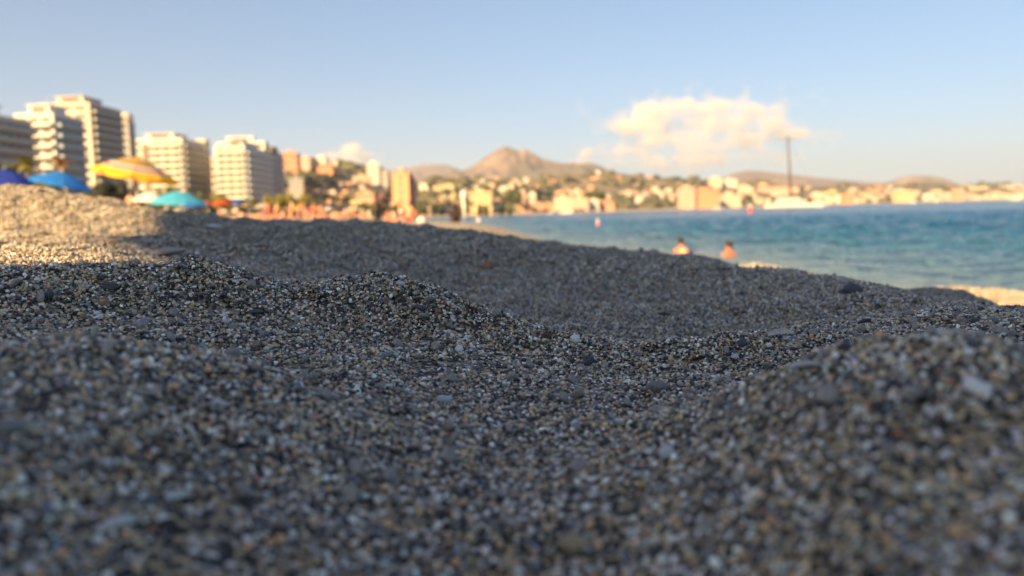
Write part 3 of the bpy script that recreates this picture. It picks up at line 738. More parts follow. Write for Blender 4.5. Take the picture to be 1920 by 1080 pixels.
house(1330, 1352, 334, 352, 1900, 'cream', 'flat', 'cream block high above the long orange building', 0, **HB)
house(1355, 1380, 337, 352, 1900, 'white', 'flat', 'white block high above the wide cream block', 0, **HB)
house(1385, 1403, 348, 362, 1700, 'cream', 'flat', 'pale block between the buoy and the yacht', 0, **HB)
house(1418, 1490, 348, 361, 1950, 'pink', 'long', 'very long pinkish terrace behind the yacht', 0, 40, name='building', cat='building')
house(1582, 1596, 364, 381, 1750, 'orange', 'tower', 'orange block at the water right of the yacht', 0, 25, **HB)
house(1682, 1704, 360, 377, 1980, 'yellow', 'flat', 'largest yellow block on the far right shore', 0, 40, **HB)
house(1788, 1802, 357, 369, 2250, 'salmon', 'flat', 'salmon block below the right end of the reddish hill', 0, **HB)
# the rest of the town, set down house by house
zones = [  # px0, px1, row0, row1 (tops), D at the lower row, D at the upper row, count, size px, colours
    (566, 700, 345, 372, 480, 600, 12, (9, 15), ['pink', 'orange', 'cream', 'salmon']),
    (575, 700, 292, 345, 640, 740, 22, (7, 12), ['cream', 'pink', 'salmon']),
    (735, 790, 312, 332, 760, 880, 5, (9, 14), ['white', 'cream']),
    (782, 870, 336, 372, 600, 1050, 11, (9, 17), ['cream', 'white', 'yellow', 'pink']),
    (864, 1000, 326, 368, 760, 1500, 28, (7, 13), ['cream', 'white', 'pink', 'cream']),
    (980, 1110, 332, 370, 1000, 1750, 24, (7, 14), ['cream', 'orange', 'pink', 'white', 'cream']),
    (1100, 1280, 338, 374, 1100, 2100, 30, (7, 14), ['cream', 'white', 'pink', 'salmon', 'grey']),
    (1280, 1420, 342, 374, 1450, 2200, 14, (7, 13), ['cream', 'white', 'pink']),
    (1390, 1600, 350, 372, 1600, 2400, 28, (8, 15), ['cream', 'yellow', 'white', 'cream', 'pink']),
    (1590, 1800, 351, 372, 1800, 2700, 38, (8, 16), ['cream', 'yellow', 'white', 'orange', 'cream', 'pink']),
    (1790, 1925, 346, 366, 2350, 3100, 26, (9, 17), ['cream', 'white', 'cream', 'grey']),
]
for (a, b_, r0, r1, d0, d1, n, (s0, s1), cs) in zones:
    for k in range(n):
        px = a + (b_ - a) * (k + rnd.uniform(.1, .9)) / n; v = rnd.random(); py = r1 + (r0 - r1) * v
        D = d0 + (d1 - d0) * v**1.3; wpx = rnd.uniform(s0, s1); 
        # drop to the ground there; the height follows the ground under it
        p = at(px, py, D); z = lz(p.x, p.y); g = proj((p.x, p.y, z))[1]
        hpx = max(min((g - py) * .8, 13), 4.5)
        if g - py > 20:      # in the air: move outwards until the ground rises to it
            for _ in range(40):
                D *= 1.03; p = at(px, py, D); z = lz(p.x, p.y); g = proj((p.x, p.y, z))[1]
                if g - py < 16: break
            hpx = max(min((g - py) * .8, 13), 4.5)
        kind = rnd.choice(['hip', 'flat', 'flat', 'long'] if wpx > 13 else ['hip', 'flat', 'tower' if hpx > 10 else 'flat'])
        house(px - wpx / 2, px + wpx / 2, g - hpx, g, D, rnd.choice(cs), kind)
# labels of those that carry none yet: colour, roof, row and neighbour, counted where it must be
LMK = [(533, 'the hill'), (757, 'the orange brick tower'), (872, 'the white column'), (950, 'the mountain peak'), (1120, 'the pale buoy'), (1320, 'the long orange building'), (1407, 'the red buoy'), (1480, 'the yacht mast'), (1695, 'the largest yellow block'), (1795, 'the lone salmon block')]
ORD = ['first', 'second', 'third', 'fourth', 'fifth', 'sixth', 'seventh', 'eighth', 'ninth', 'tenth', 'eleventh', 'twelfth', 'thirteenth', 'fourteenth', 'fifteenth', 'sixteenth', 'seventeenth', 'eighteenth']
KW = {'hip': 'hip-roofed house', 'long': 'tiled house', 'flat': 'flat-roofed house', 'tower': 'narrow block'}
cls = {}
for h in HOUSES:
    if h[6]: continue
    px, py, D = h[1], h[2], h[3]; lm = [l for l in LMK if l[0] <= px + 60 and l[0] <= max(px, 533)][-1][1] if px >= 533 else LMK[0][1]
    row = 'by the water' if h[2] > hor(px) - 32 + (px > 1390) * 8 else ('halfway up' if h[2] > hor(px) - 48 else 'high up')
    cls.setdefault((lm, row, h[4], h[5]), []).append(h)
for (lm, row, colr, kind), hs in cls.items():
    hs.sort(key=lambda h: h[1])
    for i, h in enumerate(hs):
        o_ = (ORD[i] + ' ') if len(hs) > 1 else ''
        far = ' from the left' if len(hs) > 1 else ''
        on = 'on' if lm == 'the hill' else 'right of'
        h[0]['label'] = f"{o_}{colr} {KW[kind]}{far}, {row} {on} {lm}"
for h in HOUSES: h[0]['group'] = 'buildings of the town round the bay'
# white sail shaped column by the water
c = atY(870, 392, 430); z = lz(c.x, c.y); H = at(870, 357, math.hypot(c.x, c.y)).z - z
root = empty('column', (c.x, c.y, z)); tag(root, 'tall slim white column with a bulged head on the far waterfront', 'column')
MB().box(-1.6, 1.6, -1.6, 1.6, -1, 1.0).box(-1.1, 1.1, -1.1, 1.1, 1.002, 1.6).build('base', WHITE, root)
MB().tube([(0, 0, 1.6), (.2, 0, H * .45), (-.3, 0, H * .72)], [.7, .75, .95], 12).build('shaft', WHITE, root)
MB().lathe([(.95, H * .72), (1.7, H * .8), (1.8, H * .9), (1.1, H * .98), (0, H)], 16).build('head', WHITE, root)

# ------------------------------------------------------------------ trees
def leaf_mat(name, c0, c1):
    if name in MATS: return MATS[name]
    m, nt, b = mk(name); tc = N(nt, 'ShaderNodeTexCoord'); no = N(nt, 'ShaderNodeTexNoise', Scale=3.0, Detail=5.0); nt.links.new(tc.outputs['Object'], no.inputs['Vector'])
    r = ramp(nt, [(.35, c0), (.65, c1)]); nt.links.new(no.outputs['Fac'], r.inputs[0]); nt.links.new(r.outputs[0], b.inputs['Base Color']); b.inputs['Roughness'].default_value = .6
    MATS[name] = m; return m
L_DARK = leaf_mat('dark_leaves', (.015, .022, .012), (.045, .05, .03)); L_GREEN = leaf_mat('green_leaves', (.05, .075, .02), (.12, .13, .04))
L_YEL = leaf_mat('yellow_green_leaves', (.13, .13, .025), (.26, .22, .05)); L_DRY = leaf_mat('dry_fronds', (.28, .15, .05), (.42, .24, .08)); BARK = paint('bark', (.12, .09, .065), .9, .25, 6)
def crown_mesh(name, mat, n, seed, flat=.75, lobes=9, leaf=.055):
    r_ = np.random.default_rng(seed)
    cc = r_.normal(size=(lobes, 3)); cc /= np.linalg.norm(cc, axis=1)[:, None]; cc *= r_.uniform(.35, .62, (lobes, 1)); cc[:, 2] *= flat
    cr = r_.uniform(.26, .46, lobes)
    k = r_.integers(0, lobes, n); d = r_.normal(size=(n, 3)); d /= np.linalg.norm(d, axis=1)[:, None]
    p = cc[k] + d * (cr[k] * r_.uniform(.55, 1.05, n))[:, None]
    u = r_.normal(size=(n, 3)); u /= np.linalg.norm(u, axis=1)[:, None]; v = np.cross(u, d); v /= np.linalg.norm(v, axis=1)[:, None] + 1e-9
    s = leaf * r_.uniform(.6, 1.5, (n, 1)); q = np.stack([p - u * s, p + v * s * .6, p + u * s, p - v * s * .6], 1)
    f = np.arange(n * 4).reshape(n, 4)
    return mesh_np(name, q.reshape(-1, 3), f, mat)
def trunk_mesh(seed):
    r_ = random.Random(seed); b = MB()
    b.tube([(0, 0, -.3), (.01, .02, .3), (.03, 0, .75), (.02, .03, 1.0)], [.075, .055, .045, .03], 8)
    for k in range(6):
        a = k * 1.05 + r_.random(); l = r_.uniform(.35, .6); z = r_.uniform(.5, .9)
        b.tube([(.02, 0, z), (.5 * l * math.cos(a), .5 * l * math.sin(a), z + .22), (l * math.cos(a), l * math.sin(a), z + .5)], [.03, .02, .008], 6)
    return b.mesh('trunk', BARK)
CRN = {k: [crown_mesh('crown', m, 2600, 5 + i * 7 + j) for i in range(3)] for j, (k, m) in enumerate((('dark', L_DARK), ('green', L_GREEN), ('yellow', L_YEL)))}
TRK = [trunk_mesh(i) for i in range(3)]
def tree(px, pytop, D, wpx, kind, label, group, name='tree', i=None):
    c = at(px, pytop, D); z = lz(c.x, c.y); H = max(c.z - z, 1.5); i = rnd.randrange(3) if i is None else i; wd = wpx * D / F
    root = empty(name, (c.x, c.y, z), rnd.uniform(0, 6)); tag(root, label, 'tree', group)
    ch = H * .72
    o = link('crown', CRN[kind][i], root, (0, 0, H - ch * .46)); o.scale = (wd / 1.75, wd / 1.75, ch / 1.5)
    t = link('trunk', TRK[i], root); t.scale = (H * .55, H * .55, H * .5)
    return root
def frond_mesh(mat):
    b = MB(); n = 12
    for k in range(n):
        t0, t1 = k / n, (k + 1) / n
        def P(t): return Vector((t, 0, .42 * t - .85 * t * t))
        a, c = P(t0), P(t1); b.tube([a, c], [.012 * (1 - t0) + .003, .012 * (1 - t1) + .003], 4, cap=False)
        l = .26 * math.sin(PI * min(1, t0 * .9 + .12)) + .04
        for s in (-1, 1):
            b.poly([a, a + Vector((.1, s * l, -.10)), a + Vector((.16, s * l * .9, -.12)), a + (c - a) * .75])
    return b.mesh('frond', mat)
FR = {'green': frond_mesh(L_GREEN), 'dark': frond_mesh(L_DARK), 'dry': frond_mesh(L_DRY), 'yellow': frond_mesh(L_YEL)}
PTR = MB().tube([(0, 0, -.1), (.02, 0, .3), (.0, .01, .7), (-.01, 0, 1)], [.045, .034, .03, .034], 9).mesh('trunk', BARK)
def palm(px, pytop, D, wpx, kind, label, group='palm trees along the promenade'):
    c = at(px, pytop, D); z = lz(c.x, c.y); H = max(c.z - z, 2.0); r = wpx * D / F / 2
    root = empty('palm_tree', (c.x, c.y, z), rnd.uniform(0, 6)); tag(root, label, 'palm tree', group)
    t = link('trunk', PTR, root); Ht = H - r * .35; t.scale = (min(Ht, 7), min(Ht, 7), Ht)
    for k in range(22):
        o = link('frond', FR[kind], root, (0, 0, Ht)); o.rotation_euler = (0, R(-58 + 70 * ((k * 7) % 22) / 22), k * 2.39996); o.scale = (r,) * 3
    return root
G1 = 'trees and bushes behind the parasols'
tree(206, 326, 62, 62, 'dark', 'big dark bush under the tallest tower, left of the striped parasol pole', G1, 'bush', 0)
tree(178, 340, 64, 44, 'dark', 'lower dark bush between the blue parasol and the biggest bush', G1, 'bush', 1)
tree(168, 356, 58, 44, 'green', 'olive bush right behind the bright blue parasol', G1, 'bush', 2)
tree(236, 336, 66, 36, 'dark', 'dark bush touching the right side of the biggest bush', G1, 'bush', 2)
tree(18, 316, 75, 70, 'green', 'dull green tree behind the dark blue parasol at the left edge', G1, i=0)
tree(78, 318, 80, 60, 'green', 'olive tree between the two small palms on the left', G1, i=1)
palm(50, 300, 74, 44, 'yellow', 'small palm with bright green crown above the dark blue parasol')
palm(113, 300, 70, 38, 'dry', 'small palm with orange dry crown above the bright blue parasol')
palm(20, 312, 90, 40, 'green', 'dull green palm at the left edge of the photo')
for i, (px, py, w_, k) in enumerate([(262, 356, 34, 'green'), (292, 352, 34, 'green'), (322, 346, 40, 'green'), (352, 352, 34, 'green'), (380, 356, 30, 'green')]):
    tree(px, py, 120, w_, k, f"{ORD[i]} green tree from the left below the wide cream block", 'row of trees at the foot of the cream block')
for i, (px, py, w_, k) in enumerate([(408, 358, 30, 'yellow'), (428, 366, 26, 'green'), (455, 372, 26, 'green'), (480, 370, 24, 'green')]):
    tree(px, py, 170, w_, k, f"{ORD[i]} tree from the left below the white balcony banded block", 'low trees below the banded block')
for i, (px, py, w_, k) in enumerate([(505, 360, 26, 'yellow'), (521, 357, 26, 'yellow'), (538, 362, 26, 'yellow'), (556, 364, 26, 'yellow'), (574, 363, 28, 'yellow'), (590, 367, 22, 'green')]):
    tree(px, py, 230, w_, k, f"{ORD[i]} tree from the left in the yellow green row behind the bathers", 'yellow green row of trees behind the bathers')
palm(610, 367, 190, 30, 'dark', 'dark round palm beside the yellow green trees')
palm(632, 370, 200, 24, 'green', 'paler palm between the two dark palms')
palm(650, 370, 190, 26, 'dark', 'dark palm in front of the bright yellow block')
for i, px in enumerate([668, 686, 702, 716, 730, 744]):
    tree(px, 380 - (i % 2) * 2, 260, 22, 'green' if i % 3 else 'dark', f"{ORD[i]} tree from the left in the dark row at the foot of the salmon blocks", 'dark row of trees left of the orange tower')
tree(748, 325, 640, 42, 'dark', 'dark tree crown rising behind the top of the orange tower', 'trees on the hill', i=1)
for i, px in enumerate(range(786, 960, 14)):
    (palm if i % 3 == 1 else tree)(*((px, 378 + i * .3, 470 + i * 8, 16, 'green') + ((f"{ORD[i]} tree from the left in the far waterfront row left of the mountain",) if i % 3 == 1 else (f"{ORD[i]} tree from the left in the far waterfront row left of the mountain", 'trees along the far waterfront'))))
for i, (px, py, D, w_) in enumerate([(958, 352, 760, 28), (940, 362, 740, 24), (972, 356, 820, 22), (1112, 350, 1000, 26), (1128, 354, 1020, 24), (1095, 358, 980, 20), (1407, 362, 1420, 12)]):
    tree(px, py, D, w_, 'green' if i != 6 else 'dark', ['round green tree clump above the glowing yellow block', 'green tree left of the round clump', 'small green tree right of the round clump', 'tallest green tree above the waterfront terrace', 'green tree right of the tallest one above the terrace', 'small green tree left of the tallest one above the terrace', 'lone dark tree just above the red buoy'][i], 'trees in the town')
# the countless bushes of the slopes
def woods():
    r_ = np.random.default_rng(44); V, Fc = [], []; bv, bf = IV.copy(), IF
    n = 0; base = 0
    for _ in range(9000):
        if n >= 2200: break
        px = r_.uniform(430, 2000) if n % 4 else r_.uniform(540, 790); d = math.exp(r_.uniform(math.log(420), math.log(3400))) if n % 4 else r_.uniform(560, 800)
        p = at(px, 400, d); s = float(shore_dist(np.array([p.x]), np.array([p.y]))[0])
        if s < 70 or (630 < px < 785 and d < 640) or (d < 480 and px > 780) or (px > 980 and r_.random() < (.5 if px < 1380 else .75)): continue
        if vnoise(np.array([p.x * .012]), np.array([p.y * .012]), 3)[0] < -.25: continue
        z = lz(p.x, p.y); r = r_.uniform(2.5, 6) * (1 + d / 2500)
        v = bv * (1 + .35 * r_.normal(size=(len(bv), 1))) * np.array([r * r_.uniform(.9, 1.8), r * r_.uniform(.9, 1.8), r * .75]) + np.array([p.x, p.y, z + r * .3])
        V.append(v); Fc.append(bf + base); base += len(v); n += 1
    me = mesh_np('woods', np.concatenate(V), np.concatenate(Fc), leaf_mat('scrub_leaves', (.055, .06, .032), (.125, .12, .07)))
    return tag(link('woods', me), 'dark green scrub and garden trees between the houses', None, None, 'stuff')
woods()

# ------------------------------------------------------------------ people
HAIR = paint('dark_hair', (.018, .012, .009), .6, .2, 20); BLOND = paint('light_hair', (.22, .14, .07), .6, .2, 20)
SK = {'tan': paint('tanned_skin', (.42, .19, .10), .5, .06, 5), 'red': paint('sunburnt_skin', (.54, .23, .14), .5, .06, 5), 'orange': paint('wet_sunlit_skin', (.46, .15, .07), .4, .06, 5), 'pale': paint('pale_skin', (.62, .36, .24), .5, .06, 5), 'dark': paint('silhouette_skin', (.035, .016, .011), .5, .06, 5)}  # near-black skin paints two figures as silhouettes, though the sun reaches them
TR = {'red': paint('red_cloth', (.55, .06, .04), .8, .08, 8), 'blue': paint('blue_cloth', (.05, .12, .42), .8, .08, 8), 'black': paint('black_cloth', (.02, .02, .025), .8, .08, 8), 'pink': paint('pink_cloth', (.65, .16, .30), .8, .08, 8), 'white': paint('white_cloth', (.72, .70, .66), .8, .05, 8), 'green': paint('green_cloth', (.35, .55, .06), .8, .08, 8), 'orange': paint('orange_cloth', (.62, .18, .05), .8, .08, 8)}
def skin_body(J, E):
    """one continuous body grown over a skeleton: J name -> (x, y, z, radius)"""
    ks = list(J); me = bpy.data.meshes.new('body'); me.from_pydata([J[k][:3] for k in ks], [(ks.index(a), ks.index(b)) for a, b in E], [])
    o = bpy.data.objects.new('body', me); C.objects.link(o)
    o.modifiers.new('skin', 'SKIN'); sv = me.skin_vertices[0].data
    for i, k in enumerate(ks): sv[i].radius = (J[k][3] * (J[k][4] if len(J[k]) > 4 else 1), J[k][3]); sv[i].use_root = (k == 'pelvis')
    o.modifiers.new('sub', 'SUBSURF').levels = 2
    dg = bpy.context.evaluated_depsgraph_get(); m2 = bpy.data.meshes.new_from_object(o.evaluated_get(dg)); m2.name = 'body'
    bpy.data.objects.remove(o); 
    m2.polygons.foreach_set('use_smooth', np.ones(len(m2.polygons), dtype=bool)); return m2
EDG = [('pelvis', 'waist'), ('waist', 'chest'), ('chest', 'neck'), ('neck', 'jaw'), ('jaw', 'head'), ('head', 'crown'), ('head', 'nose')]
for s_ in 'LR': EDG += [('chest', 'sh' + s_), ('sh' + s_, 'el' + s_), ('el' + s_, 'wr' + s_), ('wr' + s_, 'pa' + s_), ('pa' + s_, 'fi' + s_), ('pa' + s_, 'th' + s_), ('pelvis', 'hip' + s_), ('hip' + s_, 'kn' + s_), ('kn' + s_, 'ank' + s_), ('ank' + s_, 'toe' + s_)]
def pose(pel, waist, chest, neck, headdir, sh, el, wr, hand, hip, kn, ank, toe):
    V = Vector; J = {}; n = V(neck); hd = V(headdir).normalized()
    fw = V((0, -1, 0)) if abs(hd.z) > .5 else V((0, 0, -1))
    J['pelvis'] = (*pel, .125); J['waist'] = (*waist, .115); J['chest'] = (*chest, .135); J['neck'] = (*neck, .055)
    J['jaw'] = (*(n + hd * .09 + fw * .015), .07); J['head'] = (*(n + hd * .17), .095); J['crown'] = (*(n + hd * .25), .07); J['nose'] = (*(n + hd * .15 + fw * .115), .014)
    for s, q in ((-1, 'L'), (1, 'R')):
        g = lambda v, i=0: ((s * v[0], v[1], v[2]) if not isinstance(v[0], (tuple, list)) else v[0 if s < 0 else 1])
        J['sh' + q] = (*g(sh), .062); J['el' + q] = (*g(el), .042); J['wr' + q] = (*g(wr), .028); J['pa' + q] = (*g(hand), .036)
        d = (V(g(hand)) - V(g(wr))).normalized(); J['fi' + q] = (*(V(g(hand)) + d * .09), .018); J['th' + q] = (*(V(g(hand)) + V((-s * .05, -.03, 0))), .013)
        J['hip' + q] = (*g(hip), .092); J['kn' + q] = (*g(kn), .058); J['ank' + q] = (*g(ank), .036); J['toe' + q] = (*g(toe), .03)
    return skin_body(J, EDG), n + hd * .19
UP = (0, 0, 1)
POSES = {
 'stand': pose((0, 0, .95), (0, .01, 1.10), (0, 0, 1.30), (0, .01, 1.46), UP, (.17, 0, 1.39), (.23, .03, 1.12), (.25, -.05, .88), (.25, -.07, .80), (.095, 0, .90), (.11, -.02, .50), (.11, .03, .09), (.12, -.14, .04)),
 'walk': pose((0, 0, .94), (0, 0, 1.09), (0, -.02, 1.29), (0, -.02, 1.45), UP, (.17, -.01, 1.38), ((-.22, -.12, 1.14), (.22, .12, 1.14)), ((-.22, -.30, 1.00), (.22, .22, .92)), ((-.21, -.37, .98), (.22, .24, .85)), (.095, 0, .89), ((-.1, .08, .50), (.1, -.18, .52)), ((-.1, .38, .20), (.1, -.24, .10)), ((-.1, .34, .06), (.1, -.38, .05))),
 'sit': pose((0, 0, .13), (0, -.03, .30), (0, -.10, .50), (0, -.14, .66), (0, -.25, 1), (.17, -.12, .59), (.26, -.28, .40), (.14, -.46, .42), (.09, -.50, .43), (.10, -.03, .12), (.15, -.40, .46), (.12, -.62, .08), (.12, -.78, .04)),
 'kneel': pose((0, .0, .46), (0, -.10, .60), (0, -.26, .76), (0, -.38, .86), (0, -.6, .55), (.16, -.30, .80), (.20, -.50, .62), (.17, -.66, .50), (.16, -.72, .46), (.10, .02, .42), (.13, -.14, .07), (.12, .30, .07), (.12, .42, .04)),
 'lie': pose((0, 0, .13), (0, .16, .13), (0, .36, .14), (0, .52, .13), (0, 1, .1), (.17, .46, .12), (.27, .22, .09), (.28, -.02, .08), (.27, -.10, .08), (.09, -.05, .11), (.11, -.46, .16), (.11, -.88, .07), (.12, -.96, .16)),
}
PM = {}
def person(p, rz, pose_, skin, label, group=None, hair=None, cloth='blue', sc=1.0, longhair=False):
    key = (pose_, skin)
    if key not in PM:
        me = POSES[pose_][0].copy(); me.materials.clear(); me.materials.append(SK[skin]); PM[key] = me
    root = link('person', PM[key], None, p); root.rotation_euler = (0, 0, rz); root.scale = (sc,) * 3; tag(root, label, 'person', group)
    hc = POSES[pose_][1]; hk = ('hair', pose_, hair is None, longhair)
    if hk not in PM:
        b = MB(); bmesh.ops.create_icosphere(b.bm, subdivisions=2, radius=1)
        for v in b.bm.verts:
            q = v.co.copy(); s = 1 + .06 * math.sin(9 * q.x + 5 * q.z) 
            v.co = Vector((q.x * .103 * s, q.y * .112 * s + .022, q.z * .11 * s + .02))
            if q.z < -.2 and longhair: v.co.z -= .18 * (-q.z); v.co.y += .05
        for f in b.bm.faces: f.smooth = True
        PM[hk] = b.mesh('hair', hair or HAIR)
    link('hair', PM[hk], root, hc)
    ck = ('cloth', pose_, cloth)
    if ck not in PM:
        b = MB(); z = {'stand': .93, 'walk': .93, 'sit': .13, 'kneel': .46, 'lie': .13}[pose_]
        if pose_ == 'lie': b.tube([(0, .08, .13), (0, -.02, .13), (0, -.12, .125)], [.15, .165, .14], 14)
        elif pose_ == 'sit': b.tube([(0, .03, .06), (0, 0, .16), (0, -.02, .24)], [.15, .165, .135], 14)
        else: b.tube([(0, 0, z - .20), (0, 0, z - .04), (0, 0, z + .07)], [.19, .18, .145], 14)
        PM[ck] = b.mesh('swimwear', TR[cloth])
    link('swimwear', PM[ck], root)
    return root
def ground(px, D):
    p = at(px, 400, D); return Vector((p.x, p.y, lz(p.x, p.y)))
g = ground(706, 33); g.z = at(706, 425, 33).z - .10
person(ground(703, 36), R(72), 'kneel', 'dark', 'tanned, silhouetted person kneeling and leaning forward to the right on the beach edge', 'bathers close to the water', None, 'black', 1.2)
person(ground(853, 35), R(10), 'sit', 'dark', 'person with dark hair sitting alone on the sunlit sand strip by the water', 'bathers close to the water', None, 'black', 1.05, True)
for px, pyt, D, lab, rz in ((1277, 447, 21, 'left of two swimmers, shoulders out of the water, nearer the sand ridge', R(150)), (1366, 453, 19.5, 'right of two swimmers, dark haired, only head and shoulders above the water', R(200))):
    p = at(px, pyt, D); person((p.x, p.y, p.z - 1.47), rz, 'stand', 'orange', lab, 'swimmers in the sea', None, 'blue', .85)
p = at(1122, 411, 58); 
for i, (px, D, ps, lab, rz) in enumerate([(740, 40, 'lie', 'person lying on the sand just right of the kneeling one', 1.2), (765, 36, 'sit', 'reddish person sitting at the left end of the sunlit sand strip', 2.4), (726, 60, 'sit', 'pale person sitting behind the kneeling one', .6), (752, 75, 'stand', 'person standing far behind at the water edge left of the sand strip', .4)]):
    person(ground(px, D), rz, ps, 'red', lab, 'bathers close to the water', None, ['orange', 'red', 'pink', 'white'][i])
for i in range(64):
    px = 400 + 285 * ((i * .618034) % 1) ; D = rnd.uniform(72, 135); ps = rnd.choice(['stand', 'sit', 'sit', 'walk', 'sit', 'lie']); cl = rnd.choice(['orange', 'red', 'pink', 'white', 'blue', 'orange'])
    person(ground(px, D), rnd.uniform(0, 6.28), ps, rnd.choice(['red', 'tan', 'pale']), 'reddish blurred bather in the packed crowd on the beach behind the dark ridge', 'bathers crowded on the beach behind the dark ridge', None, cl, rnd.uniform(.92, 1.06))
for i, (px, D, ps, lab) in enumerate([(246, 50, 'stand', 'orange brown person standing left of the white parasol'), (236, 46, 'sit', 'person sitting at the foot of the dark bush'), (48, 27, 'sit', 'person sitting under the dark blue parasol at the left edge'), (136, 44, 'sit', 'person sitting in the shade of the bright blue parasol')]):
    person(ground(px, D), rnd.uniform(0, 6), ps, 'red', lab, 'people under the near parasols', None, ['red', 'orange', 'blue', 'white'][i])

# ------------------------------------------------------------------ parasols
def ring_mat():
    m, nt, b = mk('striped_canvas'); tc = N(nt, 'ShaderNodeTexCoord'); sp = N(nt, 'ShaderNodeVectorMath', operation='MULTIPLY'); sp.inputs[1].default_value = (1, 1, 0)
    nt.links.new(tc.outputs['Object'], sp.inputs[0]); ln = N(nt, 'ShaderNodeVectorMath', operation='LENGTH'); nt.links.new(sp.outputs[0], ln.inputs[0])
    Yc, Wc, Rc, Gc, Oc = (.95, .72, .08), (.88, .80, .72), (.80, .14, .08), (.25, .50, .32), (.92, .45, .08)
    r = ramp(nt, [(0, Yc), (.22, Gc), (.32, Oc), (.44, Gc), (.52, Wc), (.64, Rc), (.70, Wc), (.78, Yc), (.97, Oc)], 'CONSTANT'); nt.links.new(ln.outputs['Value'], r.inputs[0])
    nt.links.new(r.outputs[0], b.inputs['Base Color']); b.inputs['Roughness'].default_value = .8
    return m
POLE = paint('pole_metal', (.5, .5, .48), .35, .05, 3, metallic=.6)
CANV = {'stripe': ring_mat(), 'navy': paint('navy_canvas', (.06, .12, .60), .8, .08, 3), 'blue': paint('bright_blue_canvas', (.06, .38, .90), .8, .08, 3), 'cyan': paint('cyan_canvas', (.16, .66, .88), .8, .08, 3), 'white': paint('white_canvas', (.86, .84, .78), .8, .05, 3), 'royal': paint('royal_blue_canvas', (.06, .26, .88), .8, .06, 3), 'pink': paint('pink_canvas', (.85, .32, .45), .8, .06, 3), 'orange': paint('orange_canvas', (.68, .18, .07), .8, .06, 3), 'lilac': paint('lilac_canvas', (.52, .42, .78), .8, .06, 3), 'lime': paint('lime_canvas', (.48, .66, .05), .8, .06, 3), 'sand': paint('sand_canvas', (.55, .42, .28), .8, .06, 3)}
for k_, m_ in CANV.items():
    if k_ == 'sand': continue
    nt = m_.node_tree; pb = nt.nodes['Principled BSDF']; ou = nt.nodes['Material Output']; tr = N(nt, 'ShaderNodeBsdfTranslucent'); ms = N(nt, 'ShaderNodeMixShader'); ms.inputs[0].default_value = .4
    nt.links.new(pb.inputs['Base Color'].links[0].from_socket, tr.inputs[0]); nt.links.new(pb.outputs[0], ms.inputs[1]); nt.links.new(tr.outputs[0], ms.inputs[2]); nt.links.new(ms.outputs[0], ou.inputs[0])
def canopy_mesh(colr, n=8):
    b = MB(); bm = b.bm; prof = [(0, .40), (.3, .33), (.6, .20), (.85, .06), (1.0, -.03)]
    ap = bm.verts.new((0, 0, prof[0][1])); rings = []
    for r, z in prof[1:]:
        rings.append([bm.verts.new(((r * (1 if k % 2 == 0 else .965 - .0) * math.cos(PI * k / n)), (r * (1 if k % 2 == 0 else .965)) * math.sin(PI * k / n), z + (0 if k % 2 == 0 else -.0) )) for k in range(2 * n)])
    val = [bm.verts.new((v.co.x * 1.01, v.co.y * 1.01, v.co.z - (.10 if k % 2 else .07))) for k, v in enumerate(rings[-1])]; rings.append(val)
    for k in range(2 * n):
        q = (k + 1) % (2 * n); bm.faces.new((ap, rings[0][k], rings[0][q]))
        for a, c in zip(rings, rings[1:]): bm.faces.new((a[k], c[k], c[q], a[q]))
    bmesh.ops.solidify(bm, geom=bm.faces[:], thickness=.006)
    return b.mesh('canopy', CANV[colr])
CM_ = {}
ribm = MB().tube([(0, 0, .39), (.6, 0, .17), (.99, 0, -.045)], [.008, .008, .006], 5).mesh('rib', POLE)
def parasol(p, r, H, colr, label, group='beach parasols', tilt=(0, 0), name='parasol', fl=1.0):
    if colr not in CM_: CM_[colr] = canopy_mesh(colr)
    root = empty(name, p, rnd.uniform(0, 1)); tag(root, label, 'parasol', group)
    hgt = H - .40 * r * fl
    q = Euler((tilt[0], tilt[1], 0)).to_matrix()
    cn = link('canopy', CM_[colr], root, (0, 0, hgt)); cn.scale = (r, r, r * fl); cn.rotation_euler = (tilt[0], tilt[1], 0)
    MB().tube([(0, 0, -.3), (0, 0, hgt + .33 * r * fl)], [.022, .018], 8).build('pole', POLE, root)
    for k in range(8):
        rb = link('rib', ribm, root, (0, 0, hgt)); rb.scale = (r, r, r * fl); rb.rotation_euler = (q @ Matrix.Rotation(k * PI / 4, 3, 'Z')).to_euler()
    MB().lathe([(0, 0), (.035, .02), (.02, .06), (0, .09)], 8).build('finial', POLE, root, q @ Vector((0, 0, .40 * r * fl)) + Vector((0, 0, hgt)))
    return root
def parasol_at(px, pytop, D, wpx, colr, label, tilt=(0, 0), **k):
    t = at(px, pytop, D); z = lz(t.x, t.y); return parasol((t.x, t.y, z), wpx * D / F / 2, t.z - z, colr, label, tilt=tilt, **k)
parasol_at(8, 317, 26, 84, 'navy', 'dark blue parasol cut by the left edge of the photo', (.1, .1))
parasol_at(112, 322, 26, 92, 'blue', 'bright blue parasol standing behind the sunlit mound', (.08, .22))
parasol_at(252, 295, 21, 134, 'stripe', 'yellow parasol with green, white and red stripes tilted before the cream blocks', (.10, .20))
parasol_at(279, 361, 46, 54, 'white', 'white parasol touching the left side of the big cyan one', (.1, 0))
parasol_at(334, 358, 44, 92, 'cyan', 'big cyan parasol on the sunlit beach', (.05, .05))
parasol_at(366, 377, 62, 38, 'royal', 'low blue parasol in front of the right side of the cyan one')
parasol_at(389, 377, 70, 20, 'pink', 'small pink parasol between the cyan one and the orange one')
parasol_at(416, 374, 66, 38, 'orange', 'orange red parasol below the gap between the big blocks')
parasol_at(443, 375, 70, 28, 'royal', 'small blue parasol right of the orange red one')
parasol_at(466, 380, 78, 26, 'sand', 'beige parasol right of the small blue one')
